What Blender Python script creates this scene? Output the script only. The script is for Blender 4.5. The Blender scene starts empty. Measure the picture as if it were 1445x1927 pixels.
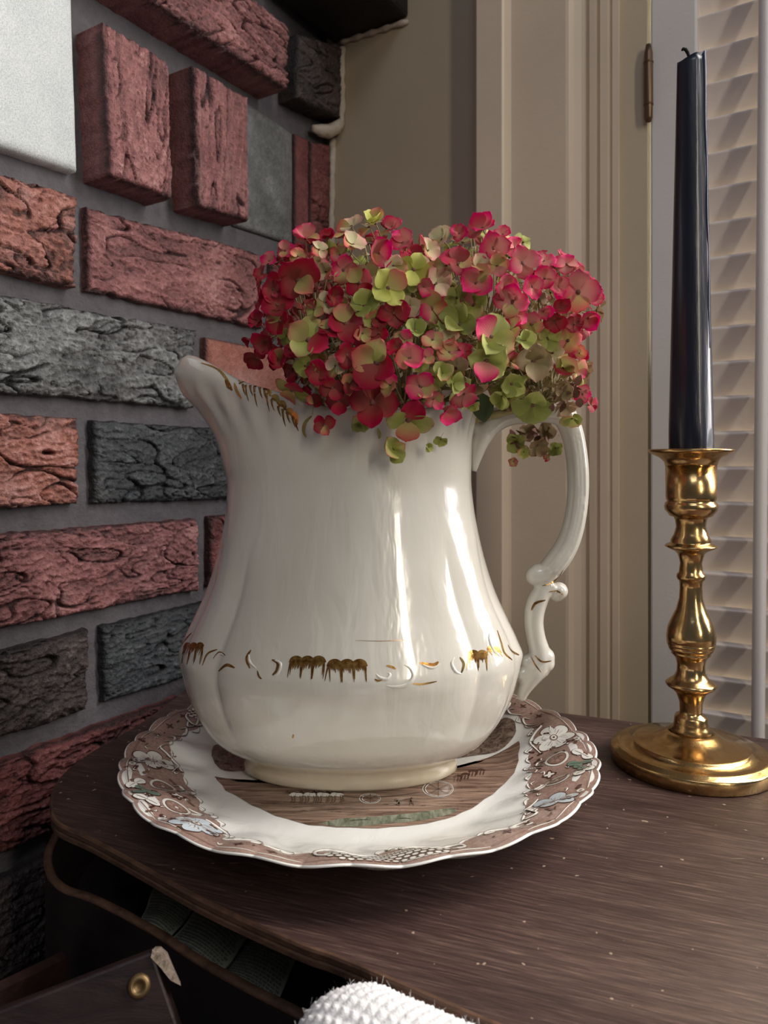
import bpy, bmesh, math, random
import numpy as np
from mathutils import Vector, Matrix, noise, Euler
from mathutils.bvhtree import BVHTree
random.seed(7)
PI = math.pi
C = bpy.context.scene.collection
SC = bpy.context.scene

# ---------------------------------------------------------------- camera, world, lights, exposure
F, CX, HY, CH = 1390.0, 722.5, 870.0, 0.155       # focal px, centre column, horizon row, camera height over the table
cd = bpy.data.cameras.new('camera'); cam = bpy.data.objects.new('camera', cd); C.objects.link(cam)
cam.location = (0, 0, CH); cam.rotation_euler = (PI/2, 0, 0)
cd.sensor_width = 36; cd.lens = F/1927*36; cd.shift_y = (HY-963.5)/1927
cd.clip_start = 0.01; cd.dof.use_dof = True; cd.dof.focus_distance = 0.335; cd.dof.aperture_fstop = 22
SC.camera = cam
w = bpy.data.worlds.new('world'); SC.world = w; w.use_nodes = True
w.node_tree.nodes['Background'].inputs[0].default_value = (0.60, 0.64, 0.74, 1)
w.node_tree.nodes['Background'].inputs[1].default_value = 0.11
def area(name, loc, tgt, sx, sy, power, col):
    l = bpy.data.lights.new(name, 'AREA'); l.shape = 'RECTANGLE'; l.size = sx; l.size_y = sy; l.energy = power; l.color = col
    o = bpy.data.objects.new(name, l); C.objects.link(o); o.location = loc
    o.rotation_euler = (Vector(tgt)-Vector(loc)).to_track_quat('-Z', 'Y').to_euler(); return o
area('window_light_right', (.68, .24, .70), (.68-.527, .24-.85, .52), .50, 1.05, 22, (1.0, .96, .93))
area('window_light_behind', (.80, -1.05, .75), (0, .4, .15), .11, .9, 6.5, (1.0, .90, .74))
area('fill_light_left', (-.05, -.9, 1.5), (-.2, .4, .25), .6, .5, 3.4, (.80, .87, 1.0))  # added cool fill for the left side, not an actual window
area('light_behind_door', (.75, .95, .75), (.32, .45, .20), .7, 1.0, 16, (1.0, .86, .55))
SC.view_settings.view_transform = 'Standard'; SC.view_settings.look = 'None'
SC.view_settings.gamma = 1; SC.view_settings.use_curve_mapping = False
SC.view_settings.exposure = 0.25

# ---------------------------------------------------------------- helpers
def PX(x, y, Y):                                   # point seen at pixel x, y at depth Y
    return Vector(((x-CX)/F*Y, Y, CH-(y-HY)/F*Y))
def PZ(x, y, z):                                   # point seen at pixel x, y at height z (below the eye)
    Y = (CH-z)*F/(y-HY); return PX(x, y, Y)
def ray(x, y): return Vector(((x-CX)/F, 1, -(y-HY)/F)).normalized()
CAM = Vector((0, 0, CH))
def sm(a, b, x):
    t = min(1, max(0, (x-a)/(b-a))); return t*t*(3-2*t)
def lerp_tab(tab, x):                              # smooth monotone-ish interpolation through a table
    n = len(tab)
    if x <= tab[0][0]: return tab[0][1]
    if x >= tab[-1][0]: return tab[-1][1]
    for i in range(n-1):
        if x <= tab[i+1][0]: break
    x0, y0 = tab[i]; x1, y1 = tab[i+1]
    def slope(k):
        if k == 0 or k == n-1: return (tab[min(k+1, n-1)][1]-tab[max(k-1, 0)][1])/(tab[min(k+1, n-1)][0]-tab[max(k-1, 0)][0])
        a = (tab[k][1]-tab[k-1][1])/(tab[k][0]-tab[k-1][0]); b = (tab[k+1][1]-tab[k][1])/(tab[k+1][0]-tab[k][0])
        return 0 if a*b <= 0 else 2*a*b/(a+b)
    h = x1-x0; t = (x-x0)/h
    return (2*t**3-3*t*t+1)*y0+(t**3-2*t*t+t)*h*slope(i)+(-2*t**3+3*t*t)*y1+(t**3-t*t)*h*slope(i+1)
def mesh(name, vs, fs, mats, mi=None, smooth=True):
    me = bpy.data.meshes.new(name); me.from_pydata([tuple(v) for v in vs], [], fs)
    for m in (mats if isinstance(mats, (list, tuple)) else [mats]): me.materials.append(m)
    if mi: me.polygons.foreach_set('material_index', mi)
    me.polygons.foreach_set('use_smooth', [smooth]*len(me.polygons)); me.update(); return me
def link(name, me, parent=None, loc=None):
    o = bpy.data.objects.new(name, me); C.objects.link(o)
    if loc is not None: o.location = loc
    if parent: o.parent = parent; 
    return o
def obj(name, vs, fs, mats, parent=None, smooth=True, mi=None, loc=None):
    if loc is not None: vs = [Vector(v)-Vector(loc) for v in vs]
    return link(name, mesh(name, vs, fs, mats, mi, smooth), parent, loc)
def tag(o, label, cat, group=None, kind=None):
    if label: o['label'] = label
    if cat: o['category'] = cat
    if group: o['group'] = group
    if kind: o['kind'] = kind
    return o
def empty(name, loc, label, cat, group=None):
    o = bpy.data.objects.new(name, None); C.objects.link(o); o.location = loc; o.empty_display_size = .02
    return tag(o, label, cat, group)
def child(name, vs, fs, mats, parent, smooth=True, mi=None):   # verts are in world space, parent has only a location
    p = Vector(parent.location)
    if parent.parent: p = p+Vector(parent.parent.location)
    return link(name, mesh(name, [Vector(v)-p for v in vs], fs, mats, mi, smooth), parent)
def box(c, ax, ay, az):                            # oriented box: centre and three half-axis vectors
    c = Vector(c); ax = Vector(ax); ay = Vector(ay); az = Vector(az)
    v = [c+sx*ax+sy*ay+sz*az for sz in (-1, 1) for sy in (-1, 1) for sx in (-1, 1)]
    f = [(0, 2, 3, 1), (4, 5, 7, 6), (0, 1, 5, 4), (2, 6, 7, 3), (0, 4, 6, 2), (1, 3, 7, 5)]
    if ax.cross(ay).dot(az) < 0: f = [tuple(reversed(q)) for q in f]
    return v, f
def bevel(o, wd, seg=2):
    m = o.modifiers.new('bevel', 'BEVEL'); m.width = wd; m.segments = seg; m.limit_method = 'ANGLE'; m.angle_limit = .6; return o
def merge(parts):
    V, Fs = [], []
    for v, f in parts:
        b = len(V); V += list(v); Fs += [tuple(i+b for i in q) for q in f]
    return V, Fs
def lathe(prof, c, n=64, cap=True):
    V, Fs = [], []
    for r, z in prof:
        for k in range(n):
            a = 2*PI*k/n; V.append((c[0]+r*math.cos(a), c[1]+r*math.sin(a), c[2]+z))
    for i in range(len(prof)-1):
        for k in range(n):
            Fs.append((i*n+k, i*n+(k+1) % n, (i+1)*n+(k+1) % n, (i+1)*n+k))
    if cap:
        Fs.append(tuple(reversed(range(n)))); b = (len(prof)-1)*n; Fs.append(tuple(range(b, b+n)))
    return V, Fs
def tube(pts, rads, n=10, side=None):
    V, Fs = [], []; pts = [Vector(p) for p in pts]; up = None
    for i, p in enumerate(pts):
        t = (pts[min(i+1, len(pts)-1)]-pts[max(i-1, 0)]).normalized()
        if side: a = Vector(side)
        else:
            a = Vector((0, 0, 1)) if abs(t.z) < .9 else Vector((1, 0, 0))
            if up is not None: a = up
        b = t.cross(a).normalized(); a = b.cross(t).normalized(); up = a
        r = rads[i] if isinstance(rads, (list, tuple)) else rads
        ra, rb = r if isinstance(r, (list, tuple)) else (r, r)
        for k in range(n):
            q = 2*PI*k/n; V.append(p+a*ra*math.cos(q)+b*rb*math.sin(q))
    for i in range(len(pts)-1):
        for k in range(n): Fs.append((i*n+k, i*n+(k+1) % n, (i+1)*n+(k+1) % n, (i+1)*n+k))
    Fs.append(tuple(reversed(range(n)))); b = (len(pts)-1)*n; Fs.append(tuple(range(b, b+n)))
    return V, Fs
def spline(pts, k=6):                               # Catmull-Rom through points of any dimension
    P = [np.array(p, float) for p in pts]; out = []
    for i in range(len(P)-1):
        p0, p1, p2, p3 = P[max(i-1, 0)], P[i], P[i+1], P[min(i+2, len(P)-1)]
        for j in range(k):
            t = j/k; out.append(.5*((2*p1)+(p2-p0)*t+(2*p0-5*p1+4*p2-p3)*t*t+(3*p1-p0-3*p2+p3)*t**3))
    out.append(P[-1]); return [tuple(x) for x in out]

# ---------------------------------------------------------------- materials
def mat(name, col=(.5, .5, .5), rough=.5, metal=0, coat=0, sss=0, spec=.5):
    m = bpy.data.materials.new(name); m.use_nodes = True; nt = m.node_tree; b = nt.nodes['Principled BSDF']
    b.inputs['Base Color'].default_value = (*col, 1); b.inputs['Roughness'].default_value = rough; b.inputs['Metallic'].default_value = metal
    b.inputs['Coat Weight'].default_value = coat; b.inputs['Coat Roughness'].default_value = .04
    b.inputs['Specular IOR Level'].default_value = spec
    if sss: b.inputs['Subsurface Weight'].default_value = sss; b.inputs['Subsurface Radius'].default_value = (.004, .003, .002); b.inputs['Subsurface Scale'].default_value = 1
    return m
class N:
    def __init__(s, m): s.m = m; s.t = m.node_tree; s.b = s.t.nodes['Principled BSDF']
    def n(s, ty, **kw):
        x = s.t.nodes.new(ty)
        for k, v in kw.items():
            if k.startswith('_'): setattr(x, k[1:], v)
            else: x.inputs[k.replace('_', ' ') if k.replace('_', ' ') in x.inputs else k].default_value = v
        return x
    def l(s, a, b): s.t.links.new(a, b)
    def coord(s, scale=(1, 1, 1), rot=(0, 0, 0), kind='Object'):
        c = s.n('ShaderNodeTexCoord'); mp = s.n('ShaderNodeMapping'); mp.inputs['Scale'].default_value = scale; mp.inputs['Rotation'].default_value = rot
        s.l(c.outputs[kind], mp.inputs['Vector']); return mp.outputs['Vector']
    def noise(s, vec, sc, det=4, rough=.55, dist=0):
        x = s.n('ShaderNodeTexNoise', Scale=sc, Detail=det, Roughness=rough, Distortion=dist); s.l(vec, x.inputs['Vector']); return x.outputs['Fac']
    def ramp(s, fac, stops, interp='LINEAR'):
        x = s.n('ShaderNodeValToRGB'); r = x.color_ramp; r.interpolation = interp
        while len(r.elements) < len(stops): r.elements.new(.5)
        for e, (p, c) in zip(r.elements, stops): e.position = p; e.color = (*c, 1) if len(c) == 3 else c
        s.l(fac, x.inputs['Fac']); return x.outputs['Color']
    def mix(s, fac, a, b, mode='MIX'):
        x = s.n('ShaderNodeMix', _data_type='RGBA', _blend_type=mode)
        for v, i in ((fac, 0), (a, 6), (b, 7)):
            if hasattr(v, 'links'): s.l(v, x.inputs[i])
            else: x.inputs[i].default_value = v if i == 0 else (*v, 1)
        return x.outputs[2]
    def math(s, op, a, b=None):
        x = s.n('ShaderNodeMath', _operation=op)
        for v, i in ((a, 0), (b, 1)):
            if v is None: continue
            if hasattr(v, 'links'): s.l(v, x.inputs[i])
            else: x.inputs[i].default_value = v
        return x.outputs[0]
    def bump(s, h, dist, strength=1):
        x = s.n('ShaderNodeBump', Distance=dist, Strength=strength); s.l(h, x.inputs['Height']); s.l(x.outputs['Normal'], s.b.inputs['Normal'])
    def col(s, c): s.l(c, s.b.inputs['Base Color'])
    def rough(s, c): s.l(c, s.b.inputs['Roughness'])

def brick_mat(name, a, b, c, rough=.62, spec=.5):
    m = mat(name, a, rough, spec=spec); k = N(m); v = k.coord()
    n1 = k.noise(v, 35, 5, .6); n2 = k.noise(v, 260, 4, .7); n3 = k.noise(v, 900, 2, .6)
    col = k.ramp(n1, [(.3, a), (.55, b), (.72, c)])
    col = k.mix(.45, col, k.ramp(n2, [(.3, (.25, .25, .25)), (.65, (.8, .8, .8))]), 'OVERLAY')
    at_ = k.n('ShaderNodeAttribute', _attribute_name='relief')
    col = k.mix(1.0, col, k.ramp(at_.outputs['Fac'], [(.05, (.18, .16, .17)), (.36, (.72, .70, .70)), (.55, (1, 1, 1))]), 'MULTIPLY')       # darker where the relief sinks, in cracks and along edges
    high_mix = k.math('MULTIPLY', k.math('MULTIPLY', k.ramp(at_.outputs['Fac'], [(.52, (0, 0, 0)), (.8, (1, 1, 1))]), k.ramp(n2, [(.45, (0, 0, 0)), (.6, (1, 1, 1))])), .65)  # speckled paler tint where the relief stands high
    col = k.mix(high_mix, col, tuple(min(1, x*1.3+.06) for x in c))
    k.col(col); h = k.math('ADD', k.math('MULTIPLY', n2, .7), k.math('MULTIPLY', n3, .4)); k.bump(h, .0022, 1.0)
    return m
M = {}
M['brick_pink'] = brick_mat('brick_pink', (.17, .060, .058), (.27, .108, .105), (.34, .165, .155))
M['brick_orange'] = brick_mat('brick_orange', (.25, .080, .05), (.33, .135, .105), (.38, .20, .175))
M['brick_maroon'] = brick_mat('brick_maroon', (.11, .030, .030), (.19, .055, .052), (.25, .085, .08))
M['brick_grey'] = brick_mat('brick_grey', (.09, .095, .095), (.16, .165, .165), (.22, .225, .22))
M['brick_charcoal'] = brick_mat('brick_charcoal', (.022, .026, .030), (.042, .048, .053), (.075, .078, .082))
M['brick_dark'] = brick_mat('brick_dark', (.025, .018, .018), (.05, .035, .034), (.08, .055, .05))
def block_mat():
    m = mat('pale_block', (.55, .58, .58), .6); k = N(m); v = k.coord()
    n = k.noise(v, 1300, 3, .7); n2 = k.noise(v, 30, 3)
    k.col(k.mix(.5, k.ramp(n, [(.35, (.30, .33, .34)), (.6, (.80, .82, .82))]), k.ramp(n2, [(.3, (.50, .55, .55)), (.7, (.70, .72, .72))]))); k.bump(n, .0012, .5); return m
M['block'] = block_mat()
def mortar_mat(name, a, b):
    m = mat(name, a, .85, spec=.2); k = N(m); v = k.coord(); n = k.noise(v, 120, 6, .65); n2 = k.noise(v, 14, 3)
    k.col(k.mix(.5, k.ramp(n, [(.3, a), (.7, b)]), k.ramp(n2, [(.3, a), (.7, b)]))); k.bump(n, .004, .7); return m
M['mortar'] = mortar_mat('mortar', (.075, .068, .075), (.135, .125, .135))
M['caulk'] = mortar_mat('caulk', (.40, .33, .26), (.60, .52, .44))
def paint(name, c, rough=.45):
    m = mat(name, c, rough, spec=.4); k = N(m); v = k.coord(); n = k.noise(v, 9, 4); n2 = k.noise(v, 320, 3)
    k.col(k.ramp(n, [(.3, tuple(x*.94 for x in c)), (.7, tuple(min(1, x*1.04) for x in c))])); k.bump(n2, .0004, .35); return m
M['wall'] = paint('beige_wall_paint', (.40, .325, .235), .55)
M['trim'] = paint('cream_trim_paint', (.64, .53, .41), .38)
M['jamb'] = paint('beige_jamb_paint', (.54, .45, .33), .42)
M['door'] = paint('white_door_paint', (.70, .67, .66), .4)
M['slat'] = paint('white_slat_paint', (.78, .71, .67), .42)
M['hinge'] = mat('aged_hinge_metal', (.16, .10, .065), .4, .85)
M['floor'] = paint('dark_floor', (.10, .06, .04), .5)
def wood_top():
    m = mat('table_wood', (.06, .03, .02), .36, spec=.5); k = N(m); v = k.coord((1, 1, 1), (0, 0, math.radians(20)))
    mp = k.n('ShaderNodeMapping'); mp.inputs['Scale'].default_value = (60, 1150, 1); k.l(v, mp.inputs['Vector'])
    g = k.noise(mp.outputs[0], 1.0, 6, .7, .4)
    mp2 = k.n('ShaderNodeMapping'); mp2.inputs['Scale'].default_value = (6, 26, 1); k.l(v, mp2.inputs['Vector'])
    g2 = k.noise(mp2.outputs[0], 1.0, 4, .6, .6)
    col = k.ramp(g, [(.28, (.020, .010, .009)), (.48, (.042, .022, .019)), (.60, (.075, .044, .037)), (.74, (.17, .115, .092))])
    col = k.mix(.55, col, k.ramp(g2, [(.3, (.25, .22, .25)), (.7, (.85, .78, .72))]), 'OVERLAY')
    # light nicks and specks
    sp = k.noise(k.coord(), 330, 1, .4); sm_ = k.ramp(sp, [(.765, (0, 0, 0)), (.79, (1, 1, 1))])
    mp3 = k.n('ShaderNodeMapping'); mp3.inputs['Scale'].default_value = (70, 900, 1); mp3.inputs['Rotation'].default_value = (0, 0, .9); k.l(k.coord(), mp3.inputs['Vector'])
    sc = k.ramp(k.noise(mp3.outputs[0], 1, 1, .3), [(.80, (0, 0, 0)), (.83, (1, 1, 1))])
    col = k.mix(k.math('MULTIPLY', sm_, .7), col, (.45, .33, .25)); col = k.mix(k.math('MULTIPLY', sc, .5), col, (.30, .21, .16))
    k.col(col); k.rough(k.ramp(g2, [(.3, (.30,)*3), (.7, (.50,)*3)])); k.bump(g, .0005, .6); return m
M['wood'] = wood_top()
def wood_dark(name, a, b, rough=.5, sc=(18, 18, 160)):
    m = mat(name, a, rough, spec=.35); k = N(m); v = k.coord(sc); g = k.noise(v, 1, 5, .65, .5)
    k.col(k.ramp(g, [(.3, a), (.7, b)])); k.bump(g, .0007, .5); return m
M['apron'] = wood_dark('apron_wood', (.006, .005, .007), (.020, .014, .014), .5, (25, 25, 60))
M['edge'] = wood_dark('worn_edge_wood', (.030, .015, .010), (.13, .068, .042), .5, (90, 90, 260))
M['board'] = wood_dark('board_wood', (.010, .006, .007), (.030, .016, .015), .4, (30, 160, 160))
M['endgrain'] = wood_dark('chipped_end_grain', (.10, .07, .05), (.42, .33, .26), .8, (600, 600, 600))
# porcelain
def china(name, c, tint):
    m = mat(name, c, .16, coat=.6, spec=.5); k = N(m); v = k.coord()
    n = k.noise(v, 16, 3); k.col(k.ramp(n, [(.35, c), (.7, tint)]))
    n2 = k.noise(k.coord((1, 1, .3)), 75, 3, .5, .5); k.bump(n2, .0012, .5); return m
M['china'] = china('cream_ironstone_glaze', (.585, .555, .485), (.645, .615, .55))
M['china_bare'] = china('cream_ironstone_foot', (.62, .53, .38), (.68, .60, .46))
M['plate'] = china('white_plate_glaze', (.76, .75, .70), (.82, .81, .78))
M['gilt'] = mat('worn_gilding', (.42, .20, .055), .25, .9); k = N(M['gilt'])
k.col(k.ramp(k.noise(k.coord(), 500, 3), [(.35, (.22, .09, .02)), (.65, (.55, .30, .09))]))
M['gold'] = mat('bright_gilding', (.80, .52, .16), .16, 1.0)
# brass
def brass():
    m = mat('brass', (.62, .40, .15), .17, 1.0); k = N(m); v = k.coord(); n = k.noise(v, 70, 5, .65); n2 = k.noise(v, 400, 3)
    k.col(k.ramp(n, [(.33, (.36, .20, .075)), (.5, (.54, .35, .15)), (.7, (.66, .47, .23))]))
    k.rough(k.ramp(n, [(.3, (.34,)*3), (.6, (.15,)*3)])); k.bump(n2, .0002, .3); return m
M['brass'] = brass(); M['stud'] = mat('dull_brass', (.20, .13, .06), .45, .8)
def wax():
    m = mat('navy_candle_wax', (.004, .006, .016), .33, coat=.2); k = N(m); v = k.coord((1, 1, .12)); n = k.noise(v, 240, 4)
    k.col(k.ramp(n, [(.3, (.003, .004, .012)), (.75, (.009, .012, .028))])); k.bump(n, .0008, .4); return m
M['wax'] = wax()
M['wax_edge'] = mat('scuffed_wax_edge', (.10, .12, .20), .4)
M['wick'] = mat('burnt_wick', (.006, .006, .008), .9)
def flat(name, c, rough=.25, streak=None):
    m = mat(name, c, rough, coat=.4); k = N(m)
    if streak:
        n = k.noise(k.coord(streak[1]), 1, 5, .7, .8); k.col(k.ramp(n, [(.38, c), (.62, streak[0])]))
    return m
M['p_brown'] = flat('transfer_brown', (.25, .150, .120), .25, ((.37, .25, .205), (700, 700, 100)))
M['p_dark'] = flat('transfer_dark_brown', (.075, .032, .022))
M['p_mid'] = flat('transfer_mid_brown', (.24, .14, .105))
M['p_white'] = flat('transfer_white', (.74, .72, .66))
M['p_blue'] = flat('transfer_pale_blue', (.55, .62, .66))
M['p_green'] = flat('transfer_green', (.14, .22, .165))
M['p_scene'] = flat('transfer_landscape', (.070, .034, .022), .25, ((.34, .225, .165), (30, 380, 30)))
M['p_tree'] = flat('transfer_trees', (.06, .035, .025), .25, ((.26, .19, .15), (300, 300, 30)))
M['p_grass'] = flat('transfer_grass', (.08, .10, .06), .25, ((.26, .27, .20), (260, 90, 30)))

# ---------------------------------------------------------------- the setting: brick wall on the left
A0 = math.radians(31.8)
U = Vector((math.sin(A0), math.cos(A0), 0)); NB = Vector((math.cos(A0), -math.sin(A0), 0)); P0 = Vector((-.218, .42, 0))
Vd = Vector((math.cos(A0), -math.sin(A0), 0)); NW = Vector((-math.sin(A0), -math.cos(A0), 0))
Zv = Vector((0, 0, 1))
def on_plane(x, y, p, n):
    d = ray(x, y); t = (Vector(p)-CAM).dot(n)/d.dot(n); return CAM+d*t
def sz(x, y, d=0):
    q = on_plane(x, y, P0+NB*d, NB); return (q-P0).dot(U), q.z
CORNER = on_plane(627, 300, P0, NB); CORNER.z = 0
SCN = (CORNER-P0).dot(U)
FLOOR = -.62
wl = obj('wall_left', *box(P0+U*(SCN-.9+.0)/1+U*0+NB*(-.0575)+Zv*.2, U*.9, NB*.05, Zv*.82), M['mortar'], None, False)
wl['kind'] = 'structure'
def wall_point(s, z, d): return P0+U*s+NB*d+Zv*z
def brick(q, d, m, style='rug', amp=1.0, seed=0, depth=.03, name='brick'):
    """q: four (s,z) corners TL,TR,BR,BL on the brick face; d: how far it stands out"""
    L = abs(q[1][0]-q[0][0]); H = abs(q[0][1]-q[3][1])
    nx = max(10, int(L/.00075)); ny = max(8, int(H/.00075)); V = []; Fs = []; RL = []
    vert = style == 'soldier'; rnd = random.Random(seed); ox = rnd.random()*50
    for j in range(ny+1):
        for i in range(nx+1):
            a = i/nx; b = j/ny
            s = (q[0][0]*(1-a)+q[1][0]*a)*(1-b)+(q[3][0]*(1-a)+q[2][0]*a)*b
            z = (q[0][1]*(1-a)+q[1][1]*a)*(1-b)+(q[3][1]*(1-a)+q[2][1]*a)*b
            du = min(a, 1-a)*L; dv = min(b, 1-b)*H; e = min(du, dv)
            if style == 'smooth':
                dd = .0004*noise.noise(Vector((s*60, z*60, ox)))
            else:
                if vert: p = Vector((s*110+ox, z*17, ox))
                else: p = Vector((s*34+ox, z*92, ox))
                wv = noise.noise(p*.6+Vector((9, 3, 1)))
                p2 = p+Vector((wv*.35, wv*.55, 0))
                n1 = noise.noise(p2*1.0); n2 = noise.noise(p2*2.6); n3 = noise.noise(Vector((s*420, z*420, ox)))
                cr = math.exp(-(n1/.032)**2)*sm(-.30, .05, noise.noise(p*.45+Vector((0, 7, 2))))
                n4 = noise.noise(p2*1.7+Vector((5, 5, 5))); cr2 = math.exp(-(n4/.032)**2)*sm(-.2, .1, noise.noise(p*.7+Vector((3, 1, 8))))*.7
                step = (sm(-.05, .08, n1)-.5)*.9
                n5 = noise.noise(Vector((p2.x*5+3, p2.y*5, ox))); n6 = noise.noise(Vector((s*900, z*900, ox)))
                cr3 = math.exp(-(n5/.05)**2)*.35
                dd = amp*(.0007*n2+.0008*n3+.0004*n6+.0010*n5+.0009*step-.0040*cr-.0032*cr2-.0016*cr3)
                dd += .0012*noise.noise(Vector((s*16+ox, z*16, 3)))
            dd -= .0032*math.exp(-e/.0013)
            rag = .0011*noise.noise(Vector((s*160, z*160, ox+4)))*math.exp(-e/.003)*(0 if style == 'smooth' else 1)
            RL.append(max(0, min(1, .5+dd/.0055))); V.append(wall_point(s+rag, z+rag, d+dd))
    W = nx+1
    for j in range(ny):
        for i in range(nx): Fs.append((j*W+i, (j+1)*W+i, (j+1)*W+i+1, j*W+i+1))
    per = [i for i in range(W)]+[j*W+nx for j in range(1, ny+1)]+[ny*W+i for i in range(nx-1, -1, -1)]+[j*W for j in range(ny-1, 0, -1)]
    b0 = len(V); nr = 5
    for r in range(1, nr+1):
        for ii in per:
            v = V[ii]; dr = depth*r/nr; w_ = .0008*noise.noise(v*140+Vector((0, 0, r*1.3)))
            p = v-NB*((v-P0).dot(NB)-d)*(r/nr)-NB*dr; V.append(p+Zv*w_+U*w_)
    n = len(per)
    for r in range(nr):
        for k in range(n):
            a0 = per[k] if r == 0 else b0+(r-1)*n+k; a1 = per[(k+1) % n] if r == 0 else b0+(r-1)*n+(k+1) % n
            c0 = b0+r*n+k; c1 = b0+r*n+(k+1) % n
            Fs.append((a0, a1, c1, c0))
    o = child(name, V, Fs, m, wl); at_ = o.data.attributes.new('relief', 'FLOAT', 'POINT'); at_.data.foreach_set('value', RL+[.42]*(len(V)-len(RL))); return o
def pbrick(px, d, m, style='rug', amp=1., seed=0, left=None, right=None, depth=.03):
    q = [sz(x, y, d) for x, y in px]
    if left is not None:                            # run on past the frame to the brick's real length
        for a, b in ((0, 1), (3, 2)):
            t = (q[b][0]-left-q[a][0])/(q[b][0]-q[a][0]); q[a] = (q[b][0]-left, q[a][1]+(q[b][1]-q[a][1])*t)
    if right is not None:
        for a, b in ((1, 0), (2, 3)):
            t = (q[b][0]+right-q[a][0])/(q[b][0]-q[a][0]); q[a] = (q[b][0]+right, q[a][1]+(q[b][1]-q[a][1])*t)
    return brick(q, d, m, style, amp, seed, depth)
# row above
pbrick([(258, -170), (548, 50), (545, 168), (246, -30)], .026, M['brick_pink'], 'rug', 1.4, 3, left=.2, depth=.05)
pbrick([(562, 62), (645, 88), (643, 222), (560, 184)], .014, M['brick_dark'], 'rug', 1.0, 4, depth=.04)
# the row of pale block and upright bricks
pbrick([(0, -60), (138, -5), (149, 322), (0, 273)], .004, M['block'], 'smooth', 1, 5, left=.2)
pbrick([(196, 40), (318, 112), (328, 373), (210, 330)], .020, M['brick_pink'], 'soldier', 1.15, 6, depth=.05)
pbrick([(367, 121), (468, 182), (471, 415), (376, 386)], .020, M['brick_pink'], 'soldier', 1.0, 7, depth=.05)
pbrick([(440, 172), (553, 250), (553, 462), (440, 425)], -.004, M['brick_grey'], 'smooth', 1, 8, depth=.02)
pbrick([(557, 250), (584, 262), (584, 470), (557, 462)], -.002, M['brick_maroon'], 'smooth', .5, 9, depth=.02)
pbrick([(587, 264), (624, 272), (622, 500), (587, 480)], .002, M['brick_maroon'], 'rug', .5, 10, depth=.02)
# red row
pbrick([(0, 323), (150, 370), (147, 541), (0, 506)], .004, M['brick_orange'], 'rug', 1.5, 11, left=.19)
pbrick([(166, 388), (500, 478), (496, 618), (168, 546)], 0, M['brick_pink'], 'rug', 1.1, 12)
pbrick([(515, 482), (618, 512), (616, 642), (512, 621)], 0, M['brick_maroon'], 'rug', .8, 13)
# grey row
pbrick([(0, 551), (373, 622), (370, 768), (0, 737)], .002, M['brick_grey'], 'rug', 1.5, 14, left=.205)
pbrick([(390, 634), (560, 668), (558, 782), (388, 770)], 0, M['brick_orange'], 'smooth', .6, 15)
# orange and charcoal row
pbrick([(0, 776), (151, 787), (151, 948), (0, 957)], .002, M['brick_orange'], 'rug', 1.5, 16, left=.19)
pbrick([(178, 791), (440, 808), (440, 939), (180, 948)], 0, M['brick_charcoal'], 'rug', 1.2, 17)
pbrick([(455, 810), (610, 820), (610, 925), (455, 936)], 0, M['brick_maroon'], 'rug', 1., 18)
# red row
pbrick([(0, 1006), (374, 976), (377, 1110), (0, 1186)], .001, M['brick_pink'], 'rug', 1.3, 19, left=.205)
pbrick([(398, 972), (600, 958), (600, 1068), (398, 1104)], 0, M['brick_maroon'], 'rug', 1., 20)
# dark row
pbrick([(0, 1232), (170, 1186), (168, 1336), (0, 1392)], .002, M['brick_dark'], 'rug', 1.4, 21, left=.19)
pbrick([(196, 1180), (420, 1126), (420, 1256), (200, 1322)], 0, M['brick_charcoal'], 'rug', 1.1, 22)
pbrick([(435, 1122), (610, 1085), (610, 1195), (435, 1250)], 0, M['brick_maroon'], 'rug', 1., 23)
# lowest red row and one more below
pbrick([(0, 1440), (345, 1312), (345, 1452), (0, 1614)], .002, M['brick_maroon'], 'rug', 1.3, 24, left=.205)
pbrick([(362, 1306), (590, 1225), (590, 1340), (362, 1445)], 0, M['brick_charcoal'], 'rug', 1., 25)
pbrick([(0, 1655), (170, 1575), (170, 1760), (0, 1850)], 0, M['brick_dark'], 'rug', 1., 26, left=.19)
pbrick([(190, 1566), (400, 1466), (400, 1610), (190, 1745)], 0, M['brick_charcoal'], 'rug', 1., 27)
pbrick([(0, 1890), (300, 1720), (300, 1890), (0, 2090)], 0, M['brick_maroon'], 'rug', 1., 28, left=.205)
# a few more bricks just outside the frame so that the wall runs on
for r, (z0, ss, mm) in enumerate([(.262, -.135, 'brick_pink'), (.192, -.16, 'brick_charcoal'), (.125, -.135, 'brick_grey'), (.056, -.16, 'brick_orange'), (-.014, -.135, 'brick_maroon')]):
    s1 = sz(0, 600)[0]-.205-.012+(.02 if r % 2 else 0)
    brick([(s1-.19, z0+.057), (s1, z0+.057), (s1, z0), (s1-.19, z0)], 0, M[mm], 'rug', 1.2, 40+r)
# mortar lip where the bricks meet the painted wall
for (x0, y0, x1, y1, d0) in ((646, 92, 645, 236, .012), (628, 262, 624, 520, 0.0)):
    pts = []; n = 22
    for i in range(n+1):
        t = i/n; x = x0+(x1-x0)*t; y = y0+(y1-y0)*t; p = on_plane(x, y, P0+NB*d0, NB); pts.append(p+NW*.002+NB*.001*noise.noise(p*120))
    child('mortar_lip', *tube(pts, [(.0032+.0016*noise.noise(p*150), .0028) for p in pts], 8), M['caulk'], wl)
pp = [on_plane(x, y, P0+NB*dd, NB)+NW*.003 for x, y, dd in ((646, 232, .012), (636, 243, .008), (622, 250, .004), (606, 248, .002), (592, 244, .001))]
child('mortar_lip', *tube(pp, [.004, .006, .0065, .0055, .003], 8), M['caulk'], wl)

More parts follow.
